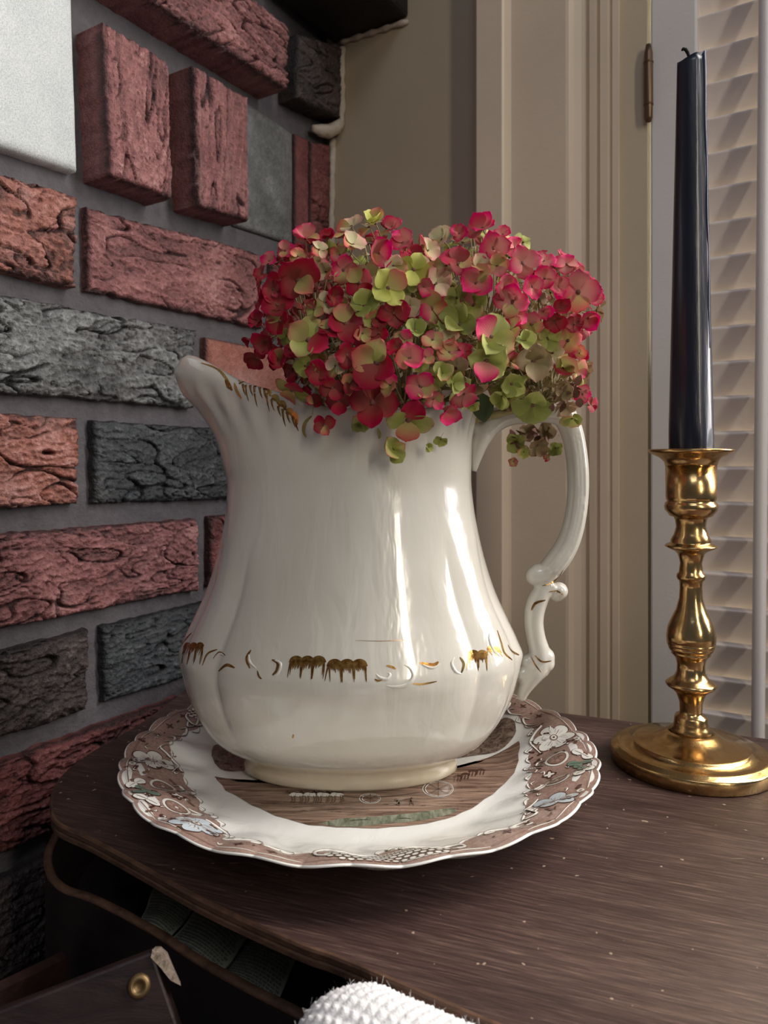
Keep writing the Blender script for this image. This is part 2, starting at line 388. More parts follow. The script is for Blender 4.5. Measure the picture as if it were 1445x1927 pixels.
# painted wall at the back
def s2(x, p=0):                                     # distance along the back wall from the corner for a pixel column
    q = on_plane(x, 600, CORNER+NW*p, NW); return (q-CORNER).dot(Vd)
SJ = s2(1224)
wr = obj('wall_right', *box(CORNER+Vd*(s2(1180)/2-.05)-NW*.03+Zv*.2, Vd*(s2(1180)/2+.05), NW*.03, Zv*.82), M['wall'], None, False)
wr['kind'] = 'structure'
# dark masonry cap over the corner
zc = on_plane(642, 80, CORNER, NW).z; sc_ = s2(769)
cap = obj('trim_2', *box(CORNER+Vd*(sc_/2)-U*.05+Zv*(zc+.035), Vd*(sc_/2), U*.0515, Zv*.035), M['brick_dark'], None, False)
cap['kind'] = 'structure'; bevel(cap, .004)
pts = [on_plane(642, 82, CORNER, NW)+(on_plane(769, 42, CORNER, NW)-on_plane(642, 82, CORNER, NW))*(i/14)+NW*.0015 for i in range(15)]
lip = child('mortar_lip', *tube(pts, [.0024+.0008*math.sin(i*2.1) for i in range(15)], 8), M['caulk'], wl)
# door casing: one profile drawn up the wall
prof = [(895, -.002), (895, .0235), (897, .0245), (944, .0245), (949, .0225), (957, .0175), (962, .0165), (1064, .0165), (1070, .0160), (1080, .0120), (1094, .0095), (1100, .0090),
        (1103, .0068), (1106, .0068), (1109, .0095), (1120, .0095), (1123, .0068), (1126, .0068), (1129, .0090), (1143, .0085), (1147, .0060), (1150, .0060), (1152, .0075), (1164, .0070), (1165.5, .006), (1165.5, -.002)]
V = []; 
for zz in (FLOOR, 1.0):
    for x, p in prof: V.append(CORNER+Vd*s2(x, p)+NW*p+Zv*zz)
n = len(prof); Fs = [(i, i+1, n+i+1, n+i) for i in range(n-1)]
cs = obj('trim_1', V, Fs, M['trim'], None, False); cs['kind'] = 'structure'; 
# jamb
jb = obj('trim_3', *box(CORNER+Vd*((s2(1165)+s2(1219))/2)-NW*.010+Zv*.2, Vd*((s2(1219)-s2(1165))/2), NW*.012, Zv*.82), M['jamb'], None, False); jb['kind'] = 'structure'
# louvred door
e0, e1 = s2(1225), s2(1312); e2, e3 = s2(1600), s2(1600)+.05
PITCH = .0248
door = obj('door_1', *merge([box(CORNER+Vd*((e0+e1)/2)-NW*.010+Zv*.19, Vd*((e1-e0)/2), NW*.012, Zv*.78),
                            box(CORNER+Vd*((e2+e3)/2)-NW*.010+Zv*.19, Vd*((e3-e2)/2), NW*.012, Zv*.78),
                            box(CORNER+Vd*((e1+e2)/2)-NW*.010+Zv*.93, Vd*((e2-e1)/2), NW*.012, Zv*.04),
                            box(CORNER+Vd*((e1+e2)/2)-NW*.010-Zv*.54, Vd*((e2-e1)/2), NW*.012, Zv*.05)]), M['door'], None, False)
door['kind'] = 'structure'; bevel(door, .0015)
tl = math.radians(28); sl_v, sl_f = box((0, 0, 0), Vd*((e2-e1)/2+.002), (Zv*math.cos(tl)+NW*math.sin(tl))*.0148, (NW*math.cos(tl)-Zv*math.sin(tl))*.0026)
slat_me = mesh('slat', sl_v, sl_f, M['slat'], smooth=False)
for i in range(56):
    s = link('slat', slat_me, door, CORNER+Vd*((e1+e2)/2)-NW*.010+Zv*(-.4815+i*PITCH)); s.rotation_euler = (random.uniform(-.012, .012), 0, 0); bevel(s, .0012, 2)
# tilt rod and hinge
r0 = on_plane(1440, 60, CORNER+NW*.011, NW); r1 = on_plane(1426, 1390, CORNER+NW*.011, NW); dr = (r1-r0)
child('tilt_rod', *tube([r0-dr*.3, r0, r1, r1+dr*.15], .0042, 14), M['door'], door)
hy = [on_plane(1220, y, CORNER+NW*.006, NW) for y in (84, 100, 116, 119, 196, 199, 222, 229)]
hg = child('hinge', *tube([hy[i] for i in range(8)], [.0018, .0030, .0031, .0033, .0033, .0031, .0030, .0018], 14), M['hinge'], door)
for a in (118, 197):
    p = on_plane(1220, a, CORNER+NW*.006, NW); child('hinge_ring', *tube([p-Zv*.0006, p+Zv*.0006], .00355, 14), M['hinge'], hg)
fl = obj('floor', *box((0, .2, FLOOR-.02), (2.2, 0, 0), (0, 2.0, 0), (0, 0, .02)), M['floor'], None, False); fl['kind'] = 'structure'

# ---------------------------------------------------------------- table
out = [PZ(x, y, 0) for x, y in ((917, 1922), (648, 1807), (560, 1775), (388, 1697), (248, 1620), (170, 1578))]
out = [(p.x, p.y) for p in out]+[(-.141, .318), (-.1505, .333), (-.157, .350), (-.1600, .370), (-.157, .3946), (-.150, .418), (-.143, .450), (-.136, .50), (-.128, .555)]
pr = [(.42, .331), (.46, .29), (.47, .24), (.43, .19), (.35, .155), (.26, .138), (.17, .143), (.09, .172)]
o1 = spline(out, 8); o2 = spline(pr, 6)
OUT = [tuple(p) for p in o1]+[(p) for p in o2]
def slab(outline, z0, z1):
    n = len(outline); V = []; rr = (z1-z0)
    rings = [(0, .0), (.0012, .0006), (.0, .0014), (.0, -0.0)]
    def inset(d):
        res = []
        for i in range(n):
            p = Vector(outline[i]); a = Vector(outline[i-1]); b = Vector(outline[(i+1) % n]); t = (b-a).normalized(); nn = Vector((-t.y, t.x)); res.append(p+nn*d)
        return res
    sgn = 1 if sum((outline[i][0]*outline[(i+1) % n][1]-outline[(i+1) % n][0]*outline[i][1]) for i in range(n)) > 0 else -1
    spec = [(z0, .0012), (z0+rr*.12, .0002), (z0+rr*.40, 0), (z0+rr*.48, .0009), (z0+rr*.56, .0002), (z1-.0009, -.0002), (z1-.0002, .0003), (z1, .0012)]
    for z, d in spec:
        for p in inset(d*sgn): V.append((p.x, p.y, z+.0))
    Fs = []; mi = []
    for r in range(len(spec)-1):
        for k in range(n): Fs.append((r*n+k, r*n+(k+1) % n, (r+1)*n+(k+1) % n, (r+1)*n+k)); mi.append(1)
    Fs.append(tuple(reversed(range(n)))); mi.append(0); b = (len(spec)-1)*n; Fs.append(tuple(range(b, b+n))); mi.append(0)
    if sgn < 0: Fs = [tuple(reversed(f)) for f in Fs]
    return V, Fs, mi
table = empty('side_table', (.1, .36, FLOOR), 'dark brown wooden table with thin rounded top, worn edge, holding plate and candlestick', 'table')
V, Fs, mi = slab(OUT, -.0065, 0)
child('tabletop', V, Fs, [M['wood'], M['edge']], table, False, mi)
def offs(outline, d, left=0):
    n = len(outline); res = []
    for i in range(n):
        a = Vector(outline[max(i-1, 0)]); b = Vector(outline[min(i+1, n-1)]); t = (b-a).normalized(); res.append(Vector(outline[i])+Vector((t.y, -t.x))*(d-left*sm(.35, .62, i/n)))
    return res
pa = [p for p in spline([(.17, .145), (.09, .172)]+out, 8)]
inn = offs(pa, .0085, .008); outr = offs(pa, .0056, .008); lipo = offs(pa, .0048, .008)
V = []; Fs = []; mi = []; n = len(pa)
def zt(i): return -.0235+.0006*noise.noise(Vector((i*.25, 0, 0)))-.004*sm(.0, .35, 1-i/n)
for i in range(n):
    z = zt(i)
    for q, zz in ((inn[i], -.3), (inn[i], z-.0008), (inn[i]*.8+lipo[i]*.2, z), (lipo[i], z-.0003), (lipo[i], z-.0016), (outr[i], z-.0028), (outr[i], -.3)): V.append((q[0], q[1], zz))
for i in range(n-1):
    for j in range(6): Fs.append((i*7+j, i*7+j+1, i*7+7+j+1, i*7+7+j)); mi.append(1 if j in (1, 2, 3) else 0)
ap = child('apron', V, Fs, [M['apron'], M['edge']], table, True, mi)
# shelf just under the top, legs
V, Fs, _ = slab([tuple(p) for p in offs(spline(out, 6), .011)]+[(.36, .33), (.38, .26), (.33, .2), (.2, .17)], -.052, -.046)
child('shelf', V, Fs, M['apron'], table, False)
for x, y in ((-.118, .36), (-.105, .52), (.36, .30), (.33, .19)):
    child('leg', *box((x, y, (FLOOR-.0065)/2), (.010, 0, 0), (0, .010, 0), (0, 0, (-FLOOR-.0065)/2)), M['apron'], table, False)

# old printed sheets lying on the shelf
M['paper'] = paint('aged_newsprint', (.24, .25, .20), .8); M['ink'] = mat('faded_ink', (.10, .105, .09), .8)
def sheet(quad, zs, label, rows, group=None, lines=True):
    P = [PZ(x, y, z) for (x, y), z in zip(quad, zs)]; V = []; Fs = []; n = 10
    def at(a, b): 
        p = (P[0]*(1-a)+P[1]*a)*(1-b)+(P[3]*(1-a)+P[2]*a)*b; return p+Zv*(.0025*math.sin(a*PI)+.0006*math.sin(b*9))
    for j in range(n+1):
        for i in range(n+1): V.append(at(i/n, j/n))
    for j in range(n):
        for i in range(n): Fs.append((j*11+i, j*11+i+1, (j+1)*11+i+1, (j+1)*11+i))
    V2 = [Vector(v)-Zv*.0004 for v in V]; m_ = len(V); Fs += [tuple(reversed([q+m_ for q in f])) for f in Fs]
    t = empty('printed_sheet', P[3], label, 'paper', group); child('page', V+V2, Fs, M['paper'], t)
    V = []; Fs = []; rr = random.Random(rows)
    for r in range(rows):
        b = .06+.88*r/(rows-1); a = .06
        while a < .94:
            L = rr.uniform(.02, .07); h = .30/rows*rr.uniform(.7, 1.2)
            q = [at(a, b-h)+Zv*.0003, at(a+L, b-h)+Zv*.0003, at(a+L, b+h)+Zv*.0003, at(a, b+h)+Zv*.0003]; k0 = len(V); V += q; Fs.append((k0, k0+1, k0+2, k0+3)); a += L+.018
    tx = child('print', V, Fs, M['ink'], t, False); tx['kind'] = 'stuff'
sheet([(288, 1672), (372, 1700), (318, 1770), (262, 1740)], [-.040]*4, 'pale printed page seen deep in the gap under the table top, nearest the brick wall', 14)
sheet([(382, 1696), (470, 1760), (402, 1850), (304, 1790)], [-.038]*4, 'largest printed page in the gap under the table top, rows of small type running slantwise', 16)
sheet([(455, 1770), (560, 1800), (500, 1930), (398, 1858)], [-.041]*4, 'dim printed page in the gap under the table top, nearest the white knit', 18)

# ---------------------------------------------------------------- boards at the lower left
bx = empty('wooden_board', (-.15, .20, FLOOR), 'dark wooden board with a chipped pale corner and brass stud, leaning below the table edge', 'board')
c1 = PX(287, 1790, .243); c0 = PX(20, 1893, .232); ex = (c1-c0).normalized()
dn = (PX(345, 1960, .235)-c1).normalized(); c2 = c1+dn*.62*1.0; dn2 = Vector((dn.x, dn.y, dn.z)).normalized()
th = ex.cross(dn2).normalized(); th = th if th.y > 0 else -th
L = (c1-c0).length+.05; H = (c1.z-FLOOR)/abs(dn2.z)
vs, fs = box(c1-ex*L/2+dn2*H/2+th*.004, ex*L/2, dn2*H/2, th*.004)
b_ = child('panel', vs, fs, M['board'], bx, False); bevel(b_, .001)
pl = []; g = [(0, 0), (.0020, .0006), (.0036, .0030), (.0040, .0075), (.0046, .0130), (.0022, .0105), (.0006, .006), (-.0012, .002)]
V = [c1+ex*a+dn2*b-th*.0006+Vector((0, 0, .0006)) for a, b in g]+[c1+ex*a*.8+dn2*b+th*.0078 for a, b in g]
m_ = len(g); Fs = [tuple(range(m_)), tuple(reversed(range(m_, 2*m_)))]+[(i, (i+1) % m_, m_+(i+1) % m_, m_+i) for i in range(m_)]
child('chipped_corner', V, Fs, M['endgrain'], bx, False)['label'] = 'pale splintered corner'
def disc(c, nrm, r, t, m, par, nm):
    nrm = nrm.normalized(); a = nrm.orthogonal().normalized(); b = nrm.cross(a); V = []; pf = [(1, 0), (.98, .5), (.8, .9), (.5, 1), (.45, .7), (.1, .6)]
    for r_, h in pf:
        for k in range(28): q = 2*PI*k/28; V.append(c+a*r*r_*math.cos(q)+b*r*r_*math.sin(q)+nrm*t*h)
    Fs = [(i*28+k, i*28+(k+1) % 28, (i+1)*28+(k+1) % 28, (i+1)*28+k) for i in range(len(pf)-1) for k in range(28)]+[tuple(range(5*28, 6*28))]
    return child(nm, V, Fs, m, par)
pc = on_plane(262, 1855, c1, th); disc(pc-th*.0002, -th, .0036, .0016, M['stud'], bx, 'stud')['label'] = 'dull brass stud'
lb = empty('wooden_rail', (-.2, .22, FLOOR), 'dim reddish brown rail behind the chipped board, against the lowest bricks', 'rail')
a = PX(-30, 1870, .27); b = PX(122, 1796, .31)
child('rail', *box((a+b)/2+Vector((0, 0, -.012)), (b-a)/2, Vector((.002, -.002, 0)), Vector((0, 0, .012))), wood_dark('rail_wood', (.03, .014, .012), (.07, .035, .028), .5, (80, 80, 200)), lb, False)
child('post', *box(Vector(((a.x+b.x)/2, (a.y+b.y)/2, ((a.z+b.z)/2-.02+FLOOR)/2)), (.006, 0, 0), (0, .004, 0), (0, 0, ((a.z+b.z)/2-.02-FLOOR)/2)), M['apron'], lb, False)

# ---------------------------------------------------------------- white knitted throw
def knit():
    m = mat('white_knit_wool', (.74, .73, .75), .9, sss=0, spec=.2); k = N(m); n = k.noise(k.coord(), 900, 4, .7); k.bump(n, .001, .8)
    m.node_tree.nodes['Principled BSDF'].inputs['Sheen Weight'].default_value = .5; return m
M['knit'] = knit()
e = Vector((.86, -.50, -.04)).normalized(); sd = Vector((e.y, -e.x, 0)).normalized(); up = Vector((0, 0, 1))
K0 = Vector((-.0245, .2030, -.0115)); R = .0255; V = []; Fs = []
NL, NC = 420, 260
prof2 = []
for j in range(NC+1):
    t = j/NC
    if t < .25: a_ = -1.0; prof2.append((-1, -(1-t/.25)*3.0))
    elif t < .75: q = (t-.25)/.5*PI; prof2.append((-math.cos(q), math.sin(q)))
    else: prof2.append((1, -(t-.75)/.25*3.0))
for i in range(NL+1):
    s = (i/NL)*.20; cap_ = min(1, math.sqrt(max(0, 1-(1-min(1, (s+.0003)/.020))**2)))
    for j, (a_, b_) in enumerate(prof2):
        st = (s/.0030); co = (j/NC*.155/.0036)
        rib = abs(math.sin(co*PI)); vv = math.sin((st+abs((co % 1)-.5)*1.2)*2*PI)
        disp = .0007*rib+.0005*vv*rib+.0012*noise.noise(Vector((s*60, j*.05, 3)))
        r = R*cap_*(1+.05*noise.noise(Vector((s*25, 1, 1))))+disp
        V.append(K0+e*s*1.0+sd*a_*r+up*(b_*r if b_ > 0 else b_*R))
for i in range(NL):
    for j in range(NC): Fs.append((i*(NC+1)+j, (i+1)*(NC+1)+j, (i+1)*(NC+1)+j+1, i*(NC+1)+j+1))
kn = obj('knitted_throw', V, Fs, M['knit'], loc=(.06, .15, -.08)); tag(kn, 'white chunky knitted throw draped in front of the table edge at the bottom', 'throw')
fz = []; ff = []                                     # loose wool fibres standing off the knit
rf = random.Random(5)
for _ in range(1500):
    i = rf.randrange(0, NL); j = rf.randrange(int(NC*.2), int(NC*.8)); p = V[i*(NC+1)+j]
    d = (p-(K0+e*(i/NL)*.20)).normalized()+Vector((rf.uniform(-1, 1), rf.uniform(-1, 1), rf.uniform(-1, 1)))*.8
    q = p+d.normalized()*rf.uniform(.001, .0028); s_ = Vector((rf.uniform(-1, 1), rf.uniform(-1, 1), rf.uniform(-1, 1))).normalized()*.00006
    k0 = len(fz); fz += [p-s_, p+s_, q+s_, q-s_]; ff.append((k0, k0+1, k0+2, k0+3))
child('fuzz', fz, ff, M['knit'], kn)['kind'] = 'stuff'

# ---------------------------------------------------------------- plate
PC = Vector((-.0108, .357, 0)); NSC = 40
def plate_R(f): return .1105*(1+.013*(abs(math.sin(NSC*f/2))**.75-.66))
def plate_z(r, f):
    R_ = .1105; t = r/R_
    z = .0052+.0148*sm(.58, 1.02, t)+.0022*max(0, t-.8)
    fl_ = math.cos(NSC*(f+.0)/2-1*0+ (1-t)*12.0)
    z += .0010*fl_*sm(.62, .75, t)*(1-.35*sm(.9, 1, t)) 
    z += .0007*(abs(math.sin(NSC*f/2))**.75-.66)*sm(.88, 1, t)
    return z
def pp_(r, f, off=0):
    return Vector((PC.x+r*math.sin(f), PC.y-r*math.cos(f), plate_z(r, f)+off))
NT, NR = 1000, 60; V = []; Fs = []
tops = [i/NR for i in range(1, NR+1)]
V.append(Vector((PC.x, PC.y, .0052)))
for t in tops:
    for k_ in range(NT): f = 2*PI*k_/NT; V.append(pp_(plate_R(f)*t, f))
und = [(1.003, -.0005), (.992, -.0013), (.93, -.0036), (.80, -.0040), (.66, -.0045), (.60, -.0060), (.595, 'g'), (.57, 'g'), (.56, -.0045), (.3, -.0045), (.02, -.0045)]
for t, dz in und:
    for k_ in range(NT):
        f = 2*PI*k_/NT; p = pp_(plate_R(f)*min(t, 1.0), f); r = plate_R(f)*t
        V.append(Vector((PC.x+r*math.sin(f), PC.y-r*math.cos(f), .0003 if dz == 'g' else max(.0006, p.z+dz))))
for k_ in range(NT): Fs.append((0, 1+k_, 1+(k_+1) % NT))
for j in range(NR-1+len(und)):
    for k_ in range(NT): a = 1+j*NT; Fs.append((a+k_, a+NT+k_, a+NT+(k_+1) % NT, a+(k_+1) % NT))
plate = empty('dinner_plate', (PC.x, PC.y, 0), 'white scalloped plate with brown floral border and country scene, under the jug', 'plate')
child('dish', V, Fs, M['plate'], plate)
PB = BVHTree.FromPolygons([Vector(v) for v in V], Fs)
class Deco:
    """thin printed or gilded shapes laid on a surface, grouped by material"""
    def __init__(s): s.d = {}
    def add(s, m, vs, fs):
        V, Fs = s.d.setdefault(m, ([], [])); b = len(V); V += vs; Fs += [tuple(i+b for i in f) for f in fs]
    def ribbon(s, m, pts, nrm, wid):
        V = []; n = len(pts)
        for i in range(n):
            t = (pts[min(i+1, n-1)]-pts[max(i-1, 0)]); 
            if t.length < 1e-9: t = Vector((1, 0, 0))
            b = t.normalized().cross(nrm[i]).normalized()*(wid[i] if isinstance(wid, (list, tuple)) else wid)/2
            V += [pts[i]-b, pts[i]+b]
        s.add(m, V, [(2*i, 2*i+1, 2*i+3, 2*i+2) for i in range(n-1)])
    def build(s, name, parent):
        for m, (V, Fs) in s.d.items():
            child(name, V, Fs, M[m], parent, True)['kind'] = 'stuff'
D = Deco()
UPN = Vector((0, 0, 1))
def prib(m, path, wd, lay=1, k=5):                   # ribbon on the plate: path of (r, phi)
    p = spline(path, k); n = len(p)
    pts = [pp_(r, f, .00010+lay*.00006) for r, f in p]
    ww = [wd*(.25+.75*math.sin(PI*min(1, max(0, (i+.5)/n)))**.6) for i in range(n)]
    D.ribbon(m, pts, [UPN]*n, ww)
def pfan(m, c, fn, lay=1, n=28, rings=3):            # star-shaped patch about (r, phi); fn(angle)->size in metres
    r0, f0 = c; V = [pp_(r0, f0, .00010+lay*.00006)]
    for j in range(1, rings+1):
        for i in range(n):
            a = 2*PI*i/n; q = fn(a)*j/rings; dx = q*math.cos(a); dy = q*math.sin(a)
            V.append(pp_(r0+dy, f0+dx/r0, .00010+lay*.00006))
    Fs = [(0, 1+(i+1) % n, 1+i) for i in range(n)]
    for j in range(rings-1):
        for i in range(n): a = 1+j*n; Fs.append((a+i, a+(i+1) % n, a+n+(i+1) % n, a+n+i))
    D.add(m, V, [tuple(reversed(f)) for f in Fs])
def ell(a_, b_, rot=0):
    return lambda t: a_*b_/math.sqrt((b_*math.cos(t-rot))**2+(a_*math.sin(t-rot))**2)
def flower(r, f, s, blue=False):
    pet = lambda k, q: (lambda t: s*q*(.62+.38*abs(math.cos(3*t+k))**.6))
    pfan('p_dark', (r, f), pet(.3, 1.07), 2, 60); pfan('p_blue' if blue else 'p_white', (r, f), pet(.3, 1.0), 3, 60)
    for q in range(6):
        a = q*PI/3+.3+PI/6
        prib('p_mid', [(r+s*.25*math.sin(a), f+s*.25*math.cos(a)/r), (r+s*.62*math.sin(a), f+s*.62*math.cos(a)/r)], .0004, 4, 3)
        for w_ in (-.25, .25):
            a2 = a+PI/6+w_
            prib('p_mid', [(r+s*.35*math.sin(a2), f+s*.35*math.cos(a2)/r), (r+s*.7*math.sin(a2), f+s*.7*math.cos(a2)/r)], .00018, 4, 3)
    pfan('p_mid', (r, f), ell(s*.24, s*.20), 5, 16, 1); pfan('p_white', (r, f), ell(s*.17, s*.13), 6, 14, 1); pfan('p_dark', (r, f), ell(s*.07, s*.06), 7, 10, 1)
def medallion(r, f, s):
    pfan('p_white', (r, f), ell(s*1.25, s*1.1), 3, 28); pfan('p_dark', (r, f), ell(s*1.02, s*.88), 4, 28); pfan('p_mid', (r, f), ell(s*.96, s*.82), 5, 28)
    for q in range(6):
        a = q*PI/3; pfan('p_brown', (r+s*.48*math.sin(a), f+s*.55*math.cos(a)/r), ell(s*.24, s*.20), 6, 12, 1)
    pfan('p_white', (r, f), ell(s*.17, s*.14), 6, 12, 1)
def leafp(m, r, f, a, L, W_):
    fn = lambda t: L*max(.0, (.25+.75*abs(math.cos(t-a))**2.2))*(W_+(1-W_)*abs(math.cos(t-a)))
    pfan('p_dark', (r, f), lambda t: fn(t)*1.07, 5, 30, 2); pfan(m, (r, f), fn, 6, 30, 2)
    for w_ in (0, PI): prib('p_dark', [(r, f), (r+L*.8*math.sin(a+w_), f+L*.8*math.cos(a+w_)/r)], .0003, 7, 3)
def scroll(r, f, s, dirn, up_=1):
    pts = [(r, f)]
    for q in range(9):
        a = q*.62; rr_ = s*(1-.085*q); pts.append((r+up_*rr_*(math.sin(a)*.55), f+dirn*(s*.9-rr_*math.cos(a)*.9)/r))
    prib('p_dark', pts[1:], .0022, 3); prib('p_white', pts[1:], .0015, 4)
# brown ground of the border
GR = [math.radians(a) for a in (77, -60, 205)]; LT = [math.radians(a) for a in (8, 141, -126)]
def adist(a, b): return (a-b+PI) % (2*PI)-PI
def rin(f):
    r = .0948
    for g_ in GR: r -= .0150*math.exp(-(adist(f, g_)/.44)**4)
    for g_ in LT: r -= .0060*math.exp(-(adist(f, g_)/.25)**4)
    return r+.0010*math.sin(f*37)
n = 1200; V = []; Fs = []
for i in range(n):
    f = 2*PI*i/n; ri = rin(f); ro = plate_R(f)-.0005
    for j in range(6): V.append(pp_(ri+(ro-ri)*j/5, f, .00010))
for i in range(n):
    for j in range(5): a = i*6+j; b = ((i+1) % n)*6+j; Fs.append((a, a+1, b+1, b))
D.add('p_brown', V, Fs)
# shaded rim just inside the scallops
for i in range(NSC):
    f0 = 2*PI*i/NSC; pts = [(plate_R(f0+2*PI/NSC*t)-.0022-.0014*math.sin(PI*t), f0+2*PI/NSC*t) for t in (.02, .25, .5, .75, .98)]
    prib('p_white' if i % 3 else 'p_mid', pts, .0004, 2, 3); prib('p_mid', [(r-.0006, f) for r, f in pts], .0005, 1, 3)
# scalloped white and brown outline along the inner edge
n = 150
for i in range(n):
    f0 = 2*PI*i/n; f1 = f0+2*PI/n
    if i % 2 == 0:
        prib('p_dark', [(rin(f0), f0), (rin(f0)-.0012, (f0+f1)/2+.01), (rin(f1), f1+.012)], .0016, 1, 4); prib('p_white', [(rin(f0), f0), (rin(f0)-.0012, (f0+f1)/2+.01), (rin(f1), f1+.012)], .0010, 2, 4)
for g_ in GR:
    for sg in (-1, 1):
        flower(.0972, g_+sg*.375, .0102, sg*(1 if g_ > 0 else -1) < 0 or sg > 0 and g_ < 0)
        medallion(.0925, g_+sg*.125, .0050)
        medallion(.0905, g_+sg*.19, .0026) if False else None
        leafp('p_white', .1040, g_+sg*.10, PI/2+sg*.9, .0060, .25)
        leafp('p_green', .1020, g_+sg*.03, PI/2-sg*.5+PI/4, .0056, .25)
        pfan('p_dark', (.1035, g_+sg*.235), ell(.0022, .0009, .4), 3, 12, 1); pfan('p_white', (.1052, g_+sg*.27), ell(.0022, .0016), 3, 14, 1)
        pfan('p_mid', (.1052, g_+sg*.27), ell(.0009, .0007), 4, 10, 1)
        prib('p_dark', [(.0865, g_+sg*.10), (.0835, g_+sg*.15), (.0850, g_+sg*.20), (.0880, g_+sg*.17)], .0017, 3); prib('p_white', [(.0865, g_+sg*.10), (.0835, g_+sg*.15), (.0850, g_+sg*.20), (.0880, g_+sg*.17)], .0010, 4)
        prib('p_mid', [(.0850, g_+sg*.04), (.0815, g_+sg*.06), (.0825, g_+sg*.10)], .0005, 2); prib('p_mid', [(.0840, g_+sg*.16), (.0795, g_+sg*.15), (.0805, g_+sg*.19)], .0005, 2)
        prib('p_dark', [(.0880, g_+sg*.30), (.0865, g_+sg*.42), (.0925, g_+sg*.50), (.0975, g_+sg*.53), (.0950, g_+sg*.58)], .0018, 3)
        prib('p_white', [(.0880, g_+sg*.30), (.0865, g_+sg*.42), (.0925, g_+sg*.50), (.0975, g_+sg*.53), (.0950, g_+sg*.58)], .0011, 4)
        for q in range(3): pfan('p_mid', (.0900+q*.0016, g_+sg*(.52+.01*q)), ell(.0011, .0004, .3), 2, 10, 1)
        for q in range(2):
            fs_ = g_+sg*(.64+.13*q); prib('p_dark', [(.0975, fs_-sg*.06), (.0945, fs_), (.0965, fs_+sg*.05), (.0985, fs_+sg*.02)], .0017, 3); prib('p_white', [(.0975, fs_-sg*.06), (.0945, fs_), (.0965, fs_+sg*.05), (.0985, fs_+sg*.02)], .0011, 4)
            pfan('p_dark', (.1030, fs_), lambda t: .0007+.0016*abs(math.cos(2*t))**3, 3, 24, 1); pfan('p_dark', (.1020, fs_+sg*.055), ell(.0006, .0005), 3, 10, 1)
    rb = random.Random(int(g_*100)+400)
    for _ in range(64):
        fr = g_+rb.uniform(-.62, .62); r1 = rb.uniform(rin(fr)+.001, .1075)
        if rb.random() < .55: leafp('p_mid' if rb.random() < .4 else 'p_dark', r1, fr, rb.uniform(0, PI), rb.uniform(.0010, .0021), .3)
        else:
            a = rb.uniform(0, 2*PI); L_ = rb.uniform(.002, .0042); pt = [(r1, fr), (r1+L_*.5*math.sin(a), fr+L_*.5*math.cos(a)/r1), (r1+L_*.6*math.sin(a+1), fr+L_*math.cos(a+1)/r1)]
            if r1+L_ < .107: prib('p_dark', pt, .0011, 2, 4); prib('p_white', pt, .0006, 3, 4)
    pfan('p_dark', (.0885, g_), lambda t: .0028+.0007*math.cos(4*t), 3, 24, 1); pfan('p_white', (.0885, g_), lambda t: .0017+.0007*math.cos(4*t), 4, 24, 1)
for l_ in LT:                                       # net panels
    hw = .235
    for i in range(-8, 9):
        for j in range(5):
            f = l_+(i+(.5 if j % 2 else 0))*.0285; r = .0950+j*.0028
            if abs(f-l_) > hw-.02*abs(j-2): continue
            pfan('p_dark', (r, f), ell(.00165, .00152), 2, 8, 1); pfan('p_white', (r, f), ell(.00135, .00120) if j < 3 else ell(.0012, .0010), 3, 8, 1)
            if j < 2: pfan('p_brown', (r, f), ell(.0006, .0005), 4, 8, 1)
    for sg in (-1, 1):
        for m_, w_, la in (('p_dark', .0020, 5), ('p_white', .0013, 6)):
            prib(m_, [(.1035, l_+sg*.22), (.1010, l_+sg*.265), (.0955, l_+sg*.28), (.0925, l_+sg*.24), (.0945, l_+sg*.19), (.0915, l_+sg*.12), (.0930, l_+sg*.05)], w_, la)
            prib(m_, [(.0915, l_+sg*.04), (.0880, l_+sg*.05), (.0865, l_+sg*.015), (.0885, l_)], w_*.7, la)
        prib('p_mid', [(.0895, l_+sg*.07), (.0875, l_+sg*.10), (.0885, l_+sg*.14)], .0005, 2)
# the printed landscape in the well
def ppat(m, px, lay, k=4):                          # closed patch given by outline pixels, laid on the plate
    P_ = [PZ(x, y, .0056) for x, y in px]; c = sum(P_, Vector())/len(P_); ring = spline([(p.x, p.y) for p in P_]+[(P_[0].x, P_[0].y)], k)[:-1]; n = len(ring)
    def pz(x, y): 
        dx = x-PC.x; dy = y-PC.y; return Vector((x, y, plate_z(math.hypot(dx, dy), math.atan2(dx, -dy))+.0001+lay*.00006))
    V = [pz(c.x, c.y)]; R_ = 12
    for j in range(1, R_+1):
        for x, y in ring:
            w_ = 1+.03*noise.noise(Vector((x*300, y*300, lay)))*(j == R_); V.append(pz(c.x+(x-c.x)*j/R_*w_, c.y+(y-c.y)*j/R_*w_))
    Fs = [(0, 1+(i+1) % n, 1+i) for i in range(n)]
    for j in range(R_-1):
        for i in range(n): a = 1+j*n; Fs.append((a+i, a+(i+1) % n, a+n+(i+1) % n, a+n+i))
    D.add(m, V, [tuple(reversed(f)) for f in Fs])
def pln(m, px, wd, lay=4, k=5):
    pts = []; 
    for x, y in spline(px, k):
        p = PZ(x, y, .0056); dx = p.x-PC.x; dy = p.y-PC.y; p.z = plate_z(math.hypot(dx, dy), math.atan2(dx, -dy))+.0001+lay*.00006; pts.append(p)
    n = len(pts); D.ribbon(m, pts, [UPN]*n, [wd*(.4+.6*math.sin(PI*(i+.5)/n)) for i in range(n)])
ppat('p_scene', [(400, 1462), (440, 1470), (520, 1462), (600, 1455), (700, 1450), (800, 1448), (880, 1440), (972, 1412), (974, 1442), (950, 1475), (900, 1512), (840, 1540), (760, 1553), (660, 1557), (560, 1546), (490, 1520), (440, 1495)], 1)
